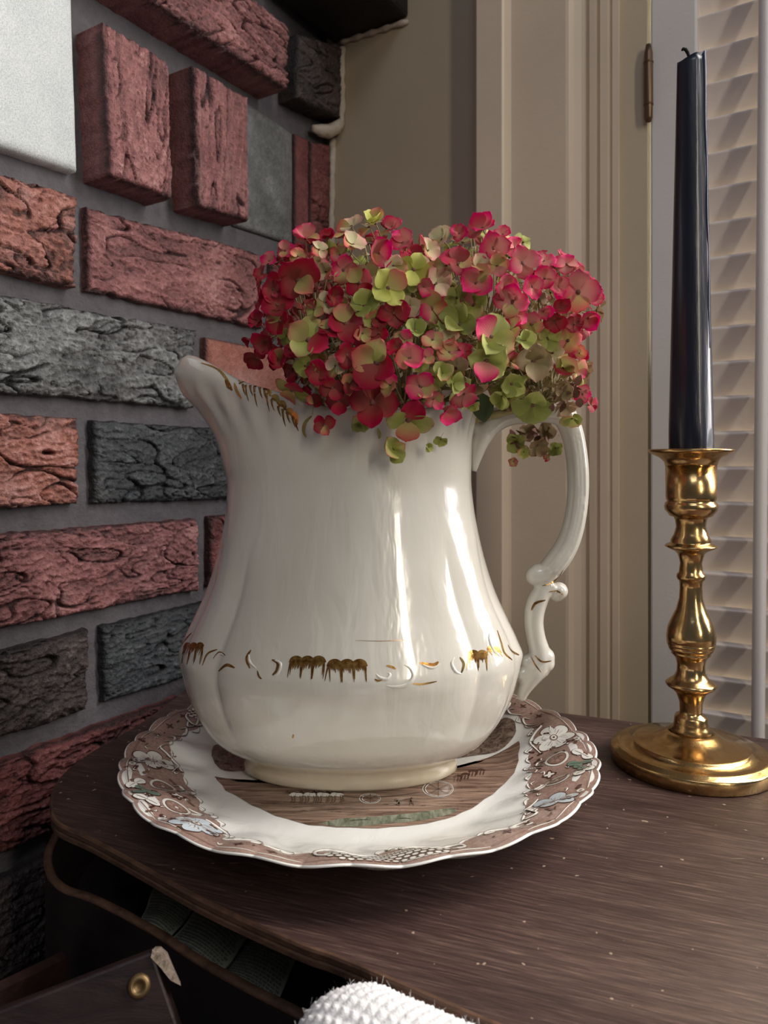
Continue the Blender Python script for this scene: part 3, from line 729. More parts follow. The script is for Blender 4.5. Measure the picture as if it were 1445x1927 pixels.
ppat('p_tree', [(398, 1432), (402, 1415), (425, 1408), (470, 1412), (500, 1400), (560, 1410), (560, 1440), (500, 1442), (450, 1450), (415, 1448)], 1)
ppat('p_tree', [(850, 1428), (870, 1400), (900, 1392), (925, 1384), (948, 1382), (968, 1390), (968, 1403), (940, 1416), (900, 1420)], 1)
ppat('p_grass', [(600, 1549), (640, 1540), (700, 1536), (770, 1530), (850, 1520), (850, 1530), (790, 1543), (720, 1550), (650, 1555)], 2)
for c, rx, ry in (((697, 1502), 18, 8.5), ((825, 1484), 27, 14), ((757, 1470), 10, 5)):
    pln('p_white', [(c[0]+rx*math.cos(t*PI/6), c[1]+ry*math.sin(t*PI/6)) for t in range(13)], .0016, 3, 3); pln('p_dark', [(c[0]+rx*math.cos(t*PI/6), c[1]+ry*math.sin(t*PI/6)) for t in range(13)], .0006, 4, 3)
    for t in range(4): pln('p_dark', [(c[0]-rx*math.cos(t*PI/4), c[1]-ry*math.sin(t*PI/4)), (c[0]+rx*math.cos(t*PI/4), c[1]+ry*math.sin(t*PI/4))], .0004, 5, 4)
for hx in (556, 582, 606, 632):
    pln('p_white', [(hx-10, 1497), (hx, 1494), (hx+13, 1497)], .0040, 3); pln('p_dark', [(hx-12, 1492), (hx-6, 1489), (hx+4, 1491), (hx+14, 1490)], .0010, 4)
    for q in (-8, -3, 8, 12): pln('p_dark', [(hx+q, 1497), (hx+q+2, 1504), (hx+q-1, 1510)], .0006, 4)
    pln('p_dark', [(hx-10, 1494), (hx-15, 1488), (hx-18, 1492)], .0009, 4)
pln('p_dark', [(640, 1496), (680, 1500), (740, 1497), (790, 1490)], .0007, 4)
for q in ((745, 1502, 752, 1516), (752, 1506, 748, 1515), (770, 1504, 778, 1514), (774, 1500, 770, 1514), (745, 1507, 778, 1501), (742, 1504, 748, 1508)): pln('p_dark', [q[:2], ((q[0]+q[2])/2+1, (q[1]+q[3])/2), q[2:]], .0008, 4)
for hx, hy_ in ((862, 1462), (876, 1458), (890, 1452), (905, 1450)):
    pln('p_dark', [(hx-8, hy_), (hx, hy_-3), (hx+8, hy_)], .0022, 3)
    for q in (-6, 0, 6): pln('p_dark', [(hx+q, hy_), (hx+q-2, hy_+8)], .0006, 4)
rr = random.Random(3)
for _ in range(60):
    x = rr.uniform(450, 920); y = rr.uniform(1500, 1546); L_ = rr.uniform(10, 40)
    if ((x-690)/260)**2+((y-1462)/90)**2 > .85: continue
    pln('p_tree', [(x, y), (x+L_/2, y-1), (x+L_, y+rr.uniform(-2, 1))], .0005, 2)
D.build('transfer_print', plate)

# ---------------------------------------------------------------- jug
JC = Vector((-.0162, .360, 0)); SCL = F/JC.y
JT = [(1449, 190), (1447, 199), (1440, 203), (1426, 202.5), (1419, 199.5), (1413, 207), (1404, 226), (1390, 250), (1350, 285), (1300, 310), (1268, 319), (1255, 322), (1240, 325), (1222, 324.5), (1200, 317), (1160, 298), (1120, 279), (1070, 261), (1010, 245), (950, 234), (900, 229.5), (850, 231), (812, 237), (786, 246)]
ZR = [((CH-(y-HY)/SCL), hw/SCL*.985) for y, hw in JT]
ZTOP = ZR[-1][0]; ZBOT = ZR[0][0]
def jug_pt(t, th, inset=0.0):
    """t 0..1 from foot to rim, th 0 at handle, pi at spout"""
    z = ZBOT+(ZTOP-ZBOT)*t; rx = lerp_tab(ZR, z)
    kk = lerp_tab([(0, .50), (.06, .52), (.14, .60), (.32, .66), (.6, .66), (1, .66)], t)
    # broad flutes on belly and shoulder
    lobe = abs(math.cos(6*th)) 
    am = .022*sm(.04, .22, t)*(1-sm(.50, .72, t))
    side = sm(.25, .85, abs(math.cos(th)))
    fl_ = (1-am*side*(1-lobe**.8)*1.6)
    # soft ledge under the ornamental band
    fl_ += .010*math.exp(-((t-.335)/.014)**2)*(.5+.5*math.cos(10*th+1))
    # raised shells at the rim
    rimf = sm(.90, .97, t)*(1-sm(.985, 1.0, t))
    fl_ += .010*rimf*math.cos(30*th)*(1-math.exp(-(abs(adist(th, PI))/.35)**4))
    ry = rx*kk
    dth = abs(adist(th, PI)); sp = math.exp(-(dth/.62)**2); sp2 = math.exp(-(dth/.95)**2.4)
    ext = lerp_tab([(.70, 0), (.80, .0010), (.86, .0035), (.90, .0062), (.95, .0140), (.975, .0208), (1.0, .0232)], t)*sp
    lift = lerp_tab([(.75, 0), (.85, .002), (.92, .008), (.97, .015), (1.0, .0215)], t)*sp2
    dh = abs(th if th < PI else 2*PI-th); lift += .006*sm(.85, 1, t)*math.exp(-(dh/.7)**2)
    lift += .0014*sm(.93, 1, t)*math.cos(9*th)*(1-sp2)
    x = math.cos(th)*(rx*fl_-inset)-ext*(1 if inset == 0 else .96); y = math.sin(th)*(ry*fl_-inset*.9)*(1-.10*sp*sm(.9, 1, t))
    return Vector((JC.x+x, JC.y+y, z+lift))
NT = 288; V = []; Fs = []; mi = []
ts = [0, .012, .03, .045, .06, .075, .09]+[.09+.91*i/96 for i in range(1, 97)]
V.append(Vector((JC.x, JC.y, ZBOT+.0004)))
for t in ts:
    for k_ in range(NT): V.append(jug_pt(t, 2*PI*k_/NT))
rimN = 7
for j in range(1, rimN+1):                            # rolled rim
    a = PI*j/rimN; off = .0021*(1-math.cos(a)); up_ = .0024*math.sin(a); spf = 1
    for k_ in range(NT): th = 2*PI*k_/NT; spf = math.exp(-(abs(adist(th, PI))/.60)**2); p = jug_pt(1, th, off*.97*(1+2.3*spf)+1e-6); V.append(p+Vector((0, 0, up_*(1+2.7*spf))))
for i in range(1, 41):
    t = 1-.94*i/40
    for k_ in range(NT): th = 2*PI*k_/NT; V.append(jug_pt(t, th, .0040+.0095*math.exp(-(abs(adist(th, PI))/.60)**2)*sm(.8, 1, t)))
rings = len(ts)+rimN+40
for k_ in range(NT): Fs.append((0, 1+(k_+1) % NT, 1+k_)); mi.append(1)
for j in range(rings-1):
    for k_ in range(NT): a = 1+j*NT; Fs.append((a+k_, a+(k_+1) % NT, a+NT+(k_+1) % NT, a+NT+k_)); mi.append(1 if j < 5 else 0)
a = 1+(rings-1)*NT; Fs.append(tuple(range(a, a+NT))); mi.append(0)
jug = empty('china_jug', (JC.x, JC.y, ZBOT), 'tall cream china jug with scrolled handle and worn gold trim, full of hydrangeas', 'jug')
child('body', V, Fs, [M['china'], M['china_bare']], jug, True, mi)
JB = BVHTree.FromPolygons([Vector(v) for v in V], Fs)
# handle: one sweep with knobs, fused by remeshing
def hp(x, y, Y=.360): return PX(x, y, Y)
parts = []
main = [(892, 888, 5), (895, 860, 13), (903, 826, 21), (922, 798, 24), (952, 782, 22), (990, 778, 20), (1030, 776, 21), (1058, 782, 22), (1073, 805, 22), (1082, 840, 21), (1087, 885, 21), (1087, 935, 20.5), (1080, 985, 21), (1067, 1025, 22), (1046, 1058, 23), (1022, 1082, 20), (1006, 1084, 17)]
sp_ = spline(main, 6); parts.append(tube([hp(x, y) for x, y, r in sp_], [(r/SCL*.98, r/SCL*1.25) for x, y, r in sp_], 20, side=(0, 1, 0)) if False else
    tube([hp(x, y) for x, y, r in sp_], [(r/SCL*1.15, r/SCL*.97) for x, y, r in sp_], 20, side=(0, 1, 0)))
low = [(1040, 1098, 17), (1022, 1112, 19), (1008, 1140, 20), (1004, 1170, 19), (1008, 1200, 19), (1014, 1225, 21), (1015, 1245, 22), (1005, 1263, 22), (993, 1283, 17), (984, 1302, 12), (981, 1318, 8)]
for o_, w_ in ((-.35, .0013), (.35, .0013), (0, .0010)):      # moulded ribs along the strap
    rp = []; q_ = sp_[14:-8]
    for i in range(1, len(q_)-1):
        x, y, r = q_[i]; tx, ty = q_[i+1][0]-q_[i-1][0], q_[i+1][1]-q_[i-1][1]; ln = math.hypot(tx, ty); rp.append(hp(x-ty/ln*r*o_, y+tx/ln*r*o_)+Vector((0, -r/SCL*1.12*math.sqrt(1-o_*o_)+.0002, 0)))
    parts.append(tube(rp, w_, 8))
sp_ = spline(low, 6); parts.append(tube([hp(x, y) for x, y, r in sp_], [(r/SCL*1.10, r/SCL*.97) for x, y, r in sp_], 20, side=(0, 1, 0)))
def ball(c, r, sy=1.1):
    bm = bmesh.new(); bmesh.ops.create_uvsphere(bm, u_segments=20, v_segments=12, radius=1); V = [Vector((v.co.x*r, v.co.y*r*sy, v.co.z*r))+c for v in bm.verts]; F_ = [tuple(v.index for v in f.verts) for f in bm.faces]; bm.free(); return V, F_
for x, y, r in ((1006, 1084, 18), (1052, 1112, 17), (1047, 1118, 15), (1026, 1236, 18), (1026, 1247, 18), (1018, 1260, 16), (1040, 1066, 22), (1012, 1080, 19), (1066, 766, 9), (1078, 778, 8), (990, 1245, 14), (982, 1268, 15)): parts.append(ball(hp(x, y), r/SCL))
for x, y, r in ((896, 802, 21), (892, 835, 16)): parts.append(ball(hp(x, y), r/SCL))
V, Fs = merge(parts)
hd = child('handle', V, Fs, M['china'], jug)
m_ = hd.modifiers.new('remesh', 'REMESH'); m_.mode = 'VOXEL'; m_.voxel_size = .0006; m_.use_smooth_shade = True
m_ = hd.modifiers.new('smooth', 'SMOOTH'); m_.factor = .8; m_.iterations = 9
HB = BVHTree.FromPolygons([Vector(v) for v in V], Fs)
# gilding on body and handle
G = Deco()
def hit(b, x, y):
    l, n_, i_, d_ = b.ray_cast(CAM, ray(x, y)); return l, n_
def gs(px, wd, m='gilt', b=None, k=6, off=.00012, taper=1, raise_=0):
    pts, nn = [], []
    for x, y in spline(px, k):
        l, n_ = hit(b or JB, x, y)
        if l is None: continue
        pts.append(l+n_*off); nn.append(n_)
    n = len(pts)
    if n < 2: return
    if taper == 1: ww = [wd*(.15+.85*math.sin(PI*(i+.5)/n)**.8) for i in range(n)]
    elif taper == 2: ww = [wd*(1-.92*i/(n-1))**.8 for i in range(n)]
    else: ww = [wd]*n
    G.ribbon(m, pts, nn, [w_/SCL for w_ in ww])
def c8(x, y): return (300+x/1.901, 1140+y/1.901)
def comb(x0, x1, y0, n, drop, m='gilt', lean=0, sc=c8):
    wd = (x1-x0)/n
    for i in range(n):
        xc = x0+wd*(i+.5); hump = [sc(xc+wd*.5*math.cos(a_), y0+wd*.35-wd*.45*math.sin(a_)) for a_ in (PI, PI*.75, PI*.5, PI*.25, 0)]
        gs(hump, 7, m, k=3, taper=0)
        for q in range(9):
            xx = xc-wd*.5+wd*(q+.5)/9; L_ = drop*(.35+.22*random.random()) if q % 8 else drop*(.8+.25*random.random())
            gs([sc(xx, y0+wd*.05), sc(xx+lean*.4, y0+L_*.5), sc(xx+lean, y0+L_)], 4.2, m, k=3, taper=2, off=.00013)
        gs([sc(xc+wd*.48, y0+wd*.2), sc(xc+wd*.5+lean*.3, y0+drop*.6), sc(xc+wd*.5+lean, y0+drop)], 3.6, m, k=4, taper=2)
    gs([sc(x0, y0+wd*.2), sc(x0-wd*.2, y0+drop*.6), sc(x0-wd*.3, y0+drop*.95)], 3.4, m, k=4, taper=2)
comb(470, 590, 190, 3, 72, lean=-6); comb(605, 738, 202, 3, 72, lean=3)
comb(88, 156, 140, 3, 70, lean=-12); comb(1108, 1170, 168, 2, 66, lean=2); comb(1176, 1214, 152, 2, 30, lean=14)
for px, wd, m_ in (([(328, 158), (312, 188), (324, 224)], 5, 'gilt'), ([(350, 232), (356, 252), (366, 262)], 3.5, 'gilt'), ([(402, 193), (424, 205), (420, 232), (404, 248)], 6, 'gilt'),
                   ([(236, 178), (214, 168), (194, 188)], 4.5, 'gilt'), ([(270, 222), (240, 212), (212, 234)], 5, 'gilt'), ([(208, 156), (172, 172), (154, 214)], 3.4, 'gilt'),
                   ([(846, 226), (830, 218), (812, 214)], 3.4, 'gilt'), ([(998, 200), (978, 212), (932, 204)], 6, 'gilt'), ([(1074, 184), (1088, 208), (1080, 240)], 5, 'gold'),
                   ([(1208, 88), (1222, 130), (1234, 168), (1262, 194)], 5, 'gold'), ([(1246, 140), (1260, 162), (1286, 176)], 4.5, 'gilt'), ([(905, 278), (940, 280), (992, 270)], 3, 'gold'),
                   ([(770, 262), (782, 268), (796, 265)], 3, 'gilt'), ([(808, 262), (815, 258), (820, 262)], 2.5, 'gilt'), ([(116, 96), (92, 122), (76, 146)], 5, 'gilt'), ([(700, 124), (790, 126), (880, 123)], .7, 'gilt'), ([(480, 460), (476, 474)], 3, 'gilt')):
    gs([c8(*p) for p in px], wd, m_)
def c4(x, y): return (300+x/2.779, 620+y/2.779)
gs([c4(218, 175), c4(300, 205), c4(350, 258), c4(382, 315)], 5, 'gold'); gs([c4(345, 262), c4(362, 292), c4(382, 318)], 8, 'gilt')
gs([c4(392, 280), c4(404, 318), c4(430, 360)], 6, 'gold')
for (x0, y0, x1, y1) in ((415, 272, 470, 266), (470, 270, 500, 292), (505, 285, 545, 290), (545, 295, 580, 340), (585, 350, 625, 385), (622, 385, 660, 412), (660, 425, 700, 452), (690, 440, 722, 488)):
    mx, my = (x0+x1)/2+6, (y0+y1)/2-16
    gs([c4(x0, y0), c4(mx, my), c4(x1, y1)], 8, 'gold', k=5, taper=1); gs([c4(x0, y0+12), c4(mx, my+18), c4(x1, y1+10)], 5, 'gilt', k=5)
for (x, y, L_) in ((440, 285, 60), (455, 290, 85), (478, 292, 55), (500, 300, 105), (528, 300, 60), (552, 310, 60), (565, 330, 100), (590, 365, 60), (625, 400, 55), (648, 415, 92), (672, 430, 60), (700, 450, 60), (716, 470, 62)):
    gs([c4(x-4, y), c4(x, y+L_*.5), c4(x+12, y+L_)], 5, 'gilt', k=4, taper=2)
gs([c4(797, 452), c4(764, 486), c4(754, 530), c4(766, 564)], 6, 'gold'); gs([c4(1142, 518), c4(1152, 545), c4(1148, 572)], 5, 'gold')
def c5(x, y): return (800+x/3.01, 700+y/3.01)
for px, wd, m_ in (([(780, 1120), (745, 1175), (690, 1205), (640, 1210)], 3, 'gilt'), ([(780, 1262), (745, 1240), (700, 1245)], 2.5, 'gold'), ([(602, 1350), (625, 1310), (680, 1292)], 4.5, 'gilt'), ([(622, 1605), (660, 1640), (714, 1636)], 3, 'gilt'), ([(600, 1610), (625, 1660), (655, 1700)], 2.4, 'gilt')):
    gs([c5(*p) for p in px], wd, m_, HB, off=.0002)
G.build('gilding', jug)
# raised white scrolls in the glaze
def relief(px, wd):
    pts = []; 
    for x, y in spline([c8(*p) for p in px], 5):
        l, n_ = hit(JB, x, y)
        if l is not None: pts.append(l-n_*wd*.25/SCL)
    n = len(pts); rr_ = [wd/2/SCL*(.3+.7*math.sin(PI*(i+.5)/n)) for i in range(n)]; return tube(pts, rr_, 8)
rl = [relief(p, w_) for p, w_ in (([(860, 205), (895, 222), (908, 255), (880, 285), (830, 290), (790, 280)], 9), ([(770, 235), (785, 255), (812, 262), (825, 245), (806, 236)], 7), ([(470-150, 165), (322, 200), (350, 228)], 7), ([(395, 190), (432, 205), (424, 240), (398, 255)], 7), ([(1195, 80), (1180, 110), (1195, 160), (1230, 190)], 8), ([(1060, 180), (1046, 205), (1060, 235), (1085, 245)], 8), ([(930, 205), (975, 222), (1010, 205)], 6), ([(190, 195), (215, 172), (240, 185)], 6))]
rlo = child('raised_scrolls', *merge(rl), M['china'], jug); rlo['kind'] = 'stuff'

# ---------------------------------------------------------------- candlestick and candle
KC = Vector(((1300-CX)/F*.3804, .3804, 0)); KS = F/.3804*2.41
def kz(yc): return CH+(HY-(740+yc/2.41))/(F/.3804)
st = [(1535, 82), (1510, 77), (1490, 73), (1470, 71), (1460, 66), (1452, 50), (1440, 48), (1400, 50), (1360, 64), (1342, 82), (1330, 103), (1318, 110), (1308, 100), (1296, 82), (1285, 72), (1262, 61), (1230, 60), (1205, 65), (1190, 74), (1182, 84), (1176, 84), (1172, 82), (1166, 92), (1150, 99), (1148, 96), (1144, 101), (1132, 104), (1130, 101), (1126, 105), (1100, 106), (1060, 100), (1020, 83), (980, 64), (930, 51), (880, 48), (850, 50), (846, 57), (835, 62), (822, 61), (812, 52), (795, 50), (770, 47), (745, 52), (728, 58), (716, 70), (706, 92), (695, 113), (688, 108), (680, 90), (672, 86), (668, 88), (640, 73), (605, 64), (575, 68), (562, 74), (556, 92), (545, 99), (530, 112), (512, 115), (498, 111), (489, 102), (482, 107), (470, 109), (330, 110), (310, 116), (292, 134), (274, 170), (266, 182), (259, 185), (254, 181), (256, 150), (260, 112), (262, 102)]
stem = [(r/KS*.995, kz(y)) for y, r in st]
base = [(.0385, .0), (.0395, .0006), (.0396, .0062), (.0390, .0070), (.0372, .0074), (.0366, .0082), (.0350, .0086), (.0292, .0092), (.0286, .0104), (.0272, .0110), (.0215, .0118), (.0160, .0136), (.0128, .0158)]
cst = empty('candlestick', (KC.x, KC.y, 0), 'turned brass candlestick with a wide round foot, on the table right of the plate', 'candlestick')
child('foot', *lathe(base+[(.0113, .0168)], (KC.x, KC.y, 0), 96), M['brass'], cst)
stem = [(.0122, .0160)]+[q for q in stem if q[1] > .0168]
Vs, Fs = lathe(stem[:-9], (KC.x, KC.y, 0), 72); child('stem', Vs, Fs, M['brass'], cst)
cup = stem[-10:]+[(102/KS, kz(262)-.022)]
Vs, Fs = lathe(cup, (KC.x, KC.y, 0), 72); child('candle_cup', Vs, Fs, M['brass'], cst)
# candle
zb, zt_ = kz(262)-.0215, CH+(HY-112)/(F/.3804)
rows = 60; NTc = 64; V = []; Fs = []
def cr_(z, a):
    t = (z-zb)/(zt_-zb); r = .0110-(.0110-.0069)*(max(0, t-.12)/.88)**.9
    z1 = kz(250); ft = 1-sm(0, .0115, z-z1)            # tapered flats pressed around the foot
    if ft > 0: r *= 1-.07*ft*max(0, math.cos(7*a+.4))**.5*(1 if z > z1-.001 else .6)
    r = min(r, .0109) 
    if z < kz(262)+.0008: r = min(r, .0102)
    r += .0006*math.exp(-(adist(a, -PI/2+.62)/.14)**2)*sm(.2, .5, t)+.0004*math.exp(-(adist(a, -PI/2+.95)/.12)**2)*sm(.5, .8, t)
    r *= 1-.03*abs(math.sin(4*a))*sm(.6, 1, t)
    return r
for i in range(rows+1):
    z = zb+(zt_-zb)*i/rows
    for k_ in range(NTc):
        a = 2*PI*k_/NTc; r = cr_(z, a)
        dz = 0 if i < rows else .0016*math.cos(a-.3)+.0006*math.sin(3*a)
        V.append((KC.x+r*math.cos(a), KC.y+r*math.sin(a), z+dz))
for q, dz_ in ((.85, .0002), (.5, -.0018), (.05, -.0022)):
    for k_ in range(NTc):
        a = 2*PI*k_/NTc; r = cr_(zt_, a)*q; V.append((KC.x+r*math.cos(a), KC.y+r*math.sin(a), zt_+dz_+(.0016*math.cos(a-.3)+.0006*math.sin(3*a))*q))
nr = rows+4
for i in range(nr-1):
    for k_ in range(NTc): Fs.append((i*NTc+k_, i*NTc+(k_+1) % NTc, (i+1)*NTc+(k_+1) % NTc, (i+1)*NTc+k_))
Fs.append(tuple(reversed(range(NTc)))); Fs.append(tuple(range((nr-1)*NTc, nr*NTc)))
cn = empty('candle', (KC.x, KC.y, zb), 'tall tapered navy blue candle with a burnt wick, standing in the brass candlestick', 'candle')
child('wax', V, Fs, M['wax'], cn)
a = -PI/2+.62; dp = []
for i in range(30):
    z = zt_+.001-i*.0052; aa = a+.03*math.sin(i*.7); r = cr_(z, aa)+.0001; dp.append((KC.x+r*math.cos(aa), KC.y+r*math.sin(aa), z))
child('wax_drip', *tube(dp, [.0006]*3+[.0005-.00032*(i/27) for i in range(27)], 8), M['wax_edge'], cn)['label'] = 'thin pale ridge of run wax'
child('wick', *tube([PX(x, y, .3804) for x, y in ((1297, 122), (1297, 108), (1294, 99), (1290, 93), (1285, 92), (1283, 95))], [.0007, .0008, .0009, .0009, .0008, .0005], 8), M['wick'], cn)

# ---------------------------------------------------------------- hydrangeas
def petal_mat(name, inner, mid, outer, edge=.55):
    m = mat(name, mid, .5, spec=.3); k = N(m); uv = k.n('ShaderNodeUVMap'); sep = k.n('ShaderNodeSeparateXYZ'); k.l(uv.outputs[0], sep.inputs[0])
    oi = k.n('ShaderNodeObjectInfo'); v = k.coord(); n = k.noise(v, 260, 3)
    f = k.math('ADD', sep.outputs[0], k.math('MULTIPLY', k.math('SUBTRACT', n, .5), .7))
    f = k.math('ADD', f, k.math('MULTIPLY', k.math('SUBTRACT', oi.outputs['Random'], .5), .35))
    col = k.ramp(f, [(.12, inner), (edge, mid), (.92, outer)])
    # veins fanning out from the base
    sc = k.n('ShaderNodeMath', _operation='SINE'); k.l(k.math('MULTIPLY', sep.outputs[1], 85), sc.inputs[0])
    vn = k.ramp(k.math('ADD', k.math('MULTIPLY', sc.outputs[0], .25), n), [(.25, (.86, .86, .86)), (.60, (1, 1, 1))]); col = k.mix(.75, col, vn, 'MULTIPLY')
    hs = k.n('ShaderNodeHueSaturation', Saturation=1.12); k.l(col, hs.inputs['Color']); k.l(k.math('ADD', k.math('MULTIPLY', oi.outputs['Random'], .4), .8), hs.inputs['Value']); col = hs.outputs[0]
    k.col(col); k.bump(k.math('ADD', k.math('MULTIPLY', sc.outputs[0], .3), k.math('MULTIPLY', n, 2)), .0002, .35)
    tr = k.n('ShaderNodeBsdfTranslucent'); k.l(col, tr.inputs['Color']); mx = k.n('ShaderNodeMixShader'); mx.inputs[0].default_value = .20
    o_ = k.t.nodes['Material Output']; k.l(k.b.outputs[0], mx.inputs[1]); k.l(tr.outputs[0], mx.inputs[2]); k.l(mx.outputs[0], o_.inputs['Surface']); return m
GRN = (.42, .46, .13); PAL = (.62, .60, .32)
PM = {'C': petal_mat('petal_crimson', (.36, .10, .09), (.40, .018, .055), (.46, .02, .08)),
      'P': petal_mat('petal_hot_pink', (.66, .30, .26), (.62, .055, .15), (.72, .05, .20)),
      'R': petal_mat('petal_rose', (.52, .46, .20), (.60, .22, .17), (.58, .06, .11), .5),
      'W': petal_mat('petal_pale_rose', (.66, .62, .38), (.68, .42, .34), (.66, .16, .22), .6),
      'G': petal_mat('petal_green', (.34, .38, .12), (.43, .44, .17), (.50, .32, .18), .75),
      'T': petal_mat('petal_green_rose_tip', (.40, .44, .14), (.48, .42, .19), (.55, .09, .13), .5),
      'Y': petal_mat('petal_yellow_green', (.50, .52, .14), (.60, .60, .20), (.64, .56, .26), .7),
      'B': petal_mat('petal_dusty', (.30, .24, .13), (.36, .24, .15), (.30, .12, .09), .6)}
M['stalk'] = mat('pedicel', (.30, .25, .11), .6); M['stalk2'] = mat('green_stem', (.10, .13, .05), .6); M['eye'] = mat('floret_eye', (.16, .07, .05), .7); M['leaf'] = mat('hydrangea_leaf', (.06, .09, .03), .5)
M['dried'] = mat('dried_brown_petal', (.17, .075, .05), .8)
def petal_mesh(ci, key):
    rr_ = random.Random(ci*17+3); Wd = rr_.uniform(.46, .57); cup = rr_.uniform(-.05, .50); bow = rr_.uniform(.10, .55); ex_ = rr_.uniform(.0, .22)
    na, nb = 10, 8; V = []; Fs = []; uv = []
    for i in range(na+1):
        a = i/na; A = .04+.96*math.sin(a*PI/2)
        wv = Wd*math.sqrt(max(0, 1-((A-.56)/.455)**2)) if A > .12 else .04+.2*A
        wv = max(wv, .035+.25*A*(1-a))
        for j in range(nb+1):
            b = j/nb*2-1; y = b*wv*(1 if i < na else 1)
            x = A*(1-.10*b*b*a)-(.03*math.cos(b*3+ci) if i == na else 0)
            z = cup*(A**1.6)-.0+bow*(b*wv)**2*1.6-ex_*A**4+.025*math.sin(b*5+ci)*a
            V.append((x, y, z)); uv.append((a*.75+abs(b)**2*.25*a, j/nb))
    for i in range(na):
        for j in range(nb): Fs.append((i*(nb+1)+j, (i+1)*(nb+1)+j, (i+1)*(nb+1)+j+1, i*(nb+1)+j+1))
    me = mesh('petal', V, Fs, PM[key]); ul = me.uv_layers.new(name='UVMap')
    for lp in me.loops: ul.data[lp.index].uv = uv[lp.vertex_index]
    return me
PMESH = {k_: [petal_mesh(c_, k_) for c_ in range(6)] for k_ in PM}
# floret centre with a short stalk behind it (one shared mesh, unit = petal length)
ev, ef = lathe([(.02, -.02), (.09, .0), (.12, .05), (.10, .10), (.05, .135), (.005, .14)], (0, 0, 0), 10)
sv, sf = tube([(0, 0, .0), (.03, .02, -.6), (-.05, .05, -1.3)], [.035, .03, .03], 6)
ctr_me = mesh('floret', *merge([(ev, ef), (sv, sf)]), [M['eye'], M['stalk']], [0]*len(ef)+[1]*len(sf))
HEADS = []
def E(px, py, Y, rx, ry, rz): return (PX(px, py, Y), Vector((rx, ry, rz)))
ELL = [(0, E(590, 590, .335, .030, .032, .034)), (1, E(712, 570, .340, .036, .040, .037)), (1, E(655, 680, .325, .034, .026, .024)), (1, E(760, 700, .325, .034, .030, .026)), (2, E(905, 570, .345, .038, .042, .036)), (2, E(1020, 590, .350, .027, .035, .028)), (2, E(880, 680, .330, .036, .030, .022)), (2, E(1020, 710, .345, .024, .022, .022))]
hlab = ['left hydrangea head, deep crimson and dusky, leaning over the spout side of the jug', 'middle hydrangea head, rose and yellow green, spilling over the front rim of the jug', 'right hydrangea head, hot pink above and green below, hanging over the jug handle']
for i, lb_ in enumerate(hlab):
    c = [E_[1][0] for E_ in ELL if E_[0] == i][0]
    HEADS.append(empty('hydrangea', (c.x, c.y, c.z-.02), lb_, 'flower'))
def env_hit(x, y):
    d = ray(x, y); best = None
    for h, (c, r) in ELL:
        o = Vector([(CAM-c)[i]/r[i] for i in range(3)]); dd = Vector([d[i]/r[i] for i in range(3)])
        A = dd.dot(dd); B = 2*o.dot(dd); Cc = o.dot(o)-1; q = B*B-4*A*Cc
        t = -B/2/A if q < 0 else (-B-math.sqrt(q))/2/A
        miss = max(0, math.sqrt(max(0, o.dot(o)-B*B/4/A))-1); sc = (miss, t)
        if best is None or sc < best[0]:
            p = CAM+d*t; n_ = Vector([(p-c)[i]/r[i]**2 for i in range(3)]).normalized(); best = (sc, p, n_, h)
    return best[1], best[2], best[3]
def inside(p, k_=1.0):
    return any(sum(((p-c)[i]/r[i])**2 for i in range(3)) < k_ for h, (c, r) in ELL)
rnd = random.Random(11)
KEYMIX = {'C': 'CCCC', 'P': 'PPPP', 'R': 'RRRP', 'G': 'GGGG', 'T': 'TTGT', 'Y': 'YYYY', 'B': 'BBBB', 'W': 'WWRW', 'M': 'RCCT', 'N': 'TRTC', 'Q': 'PPRP', 'S': 'CRCC', 'H': 'GTGP', 'V': 'YRYY'}
def floret(p, n_, diam, key, h, spin=None, np_=None, side=0, openn=None):
    head = HEADS[h]; s = diam/2
    nrm = n_.normalized(); q = nrm.to_track_quat('Z', 'Y')
    Rm = q.to_matrix().to_4x4() @ Matrix.Rotation(spin if spin is not None else rnd.uniform(0, 2*PI), 4, 'Z')
    o = bpy.data.objects.new('floret', ctr_me); C.objects.link(o); o.parent = head
    o.matrix_local = Matrix.Translation(p-Vector(head.location)) @ Rm @ Matrix.Scale(s, 4)
    np_ = np_ or (5 if rnd.random() < .12 else 4); op = openn if openn is not None else rnd.uniform(-.05, .75); keys = KEYMIX[key]
    for k_ in range(np_):
        kk = keys[k_ % 4]; me = rnd.choice(PMESH[kk]); c = bpy.data.objects.new('petal', me); C.objects.link(c); c.parent = o
        a = 2*PI*k_/np_+rnd.uniform(-.13, .13); sc = rnd.uniform(.88, 1.08)*(1 if np_ == 4 else .92)
        c.matrix_local = Matrix.Translation((0, 0, .02+.07*(k_ % 2))) @ Matrix.Rotation(a, 4, 'Z') @ Matrix.Rotation(-op-rnd.uniform(-.3, .3), 4, 'Y') @ Matrix.Rotation(rnd.uniform(-.35, .35), 4, 'X') @ Matrix.Diagonal((sc, sc*rnd.uniform(.92, 1.08), sc, 1))
    return o
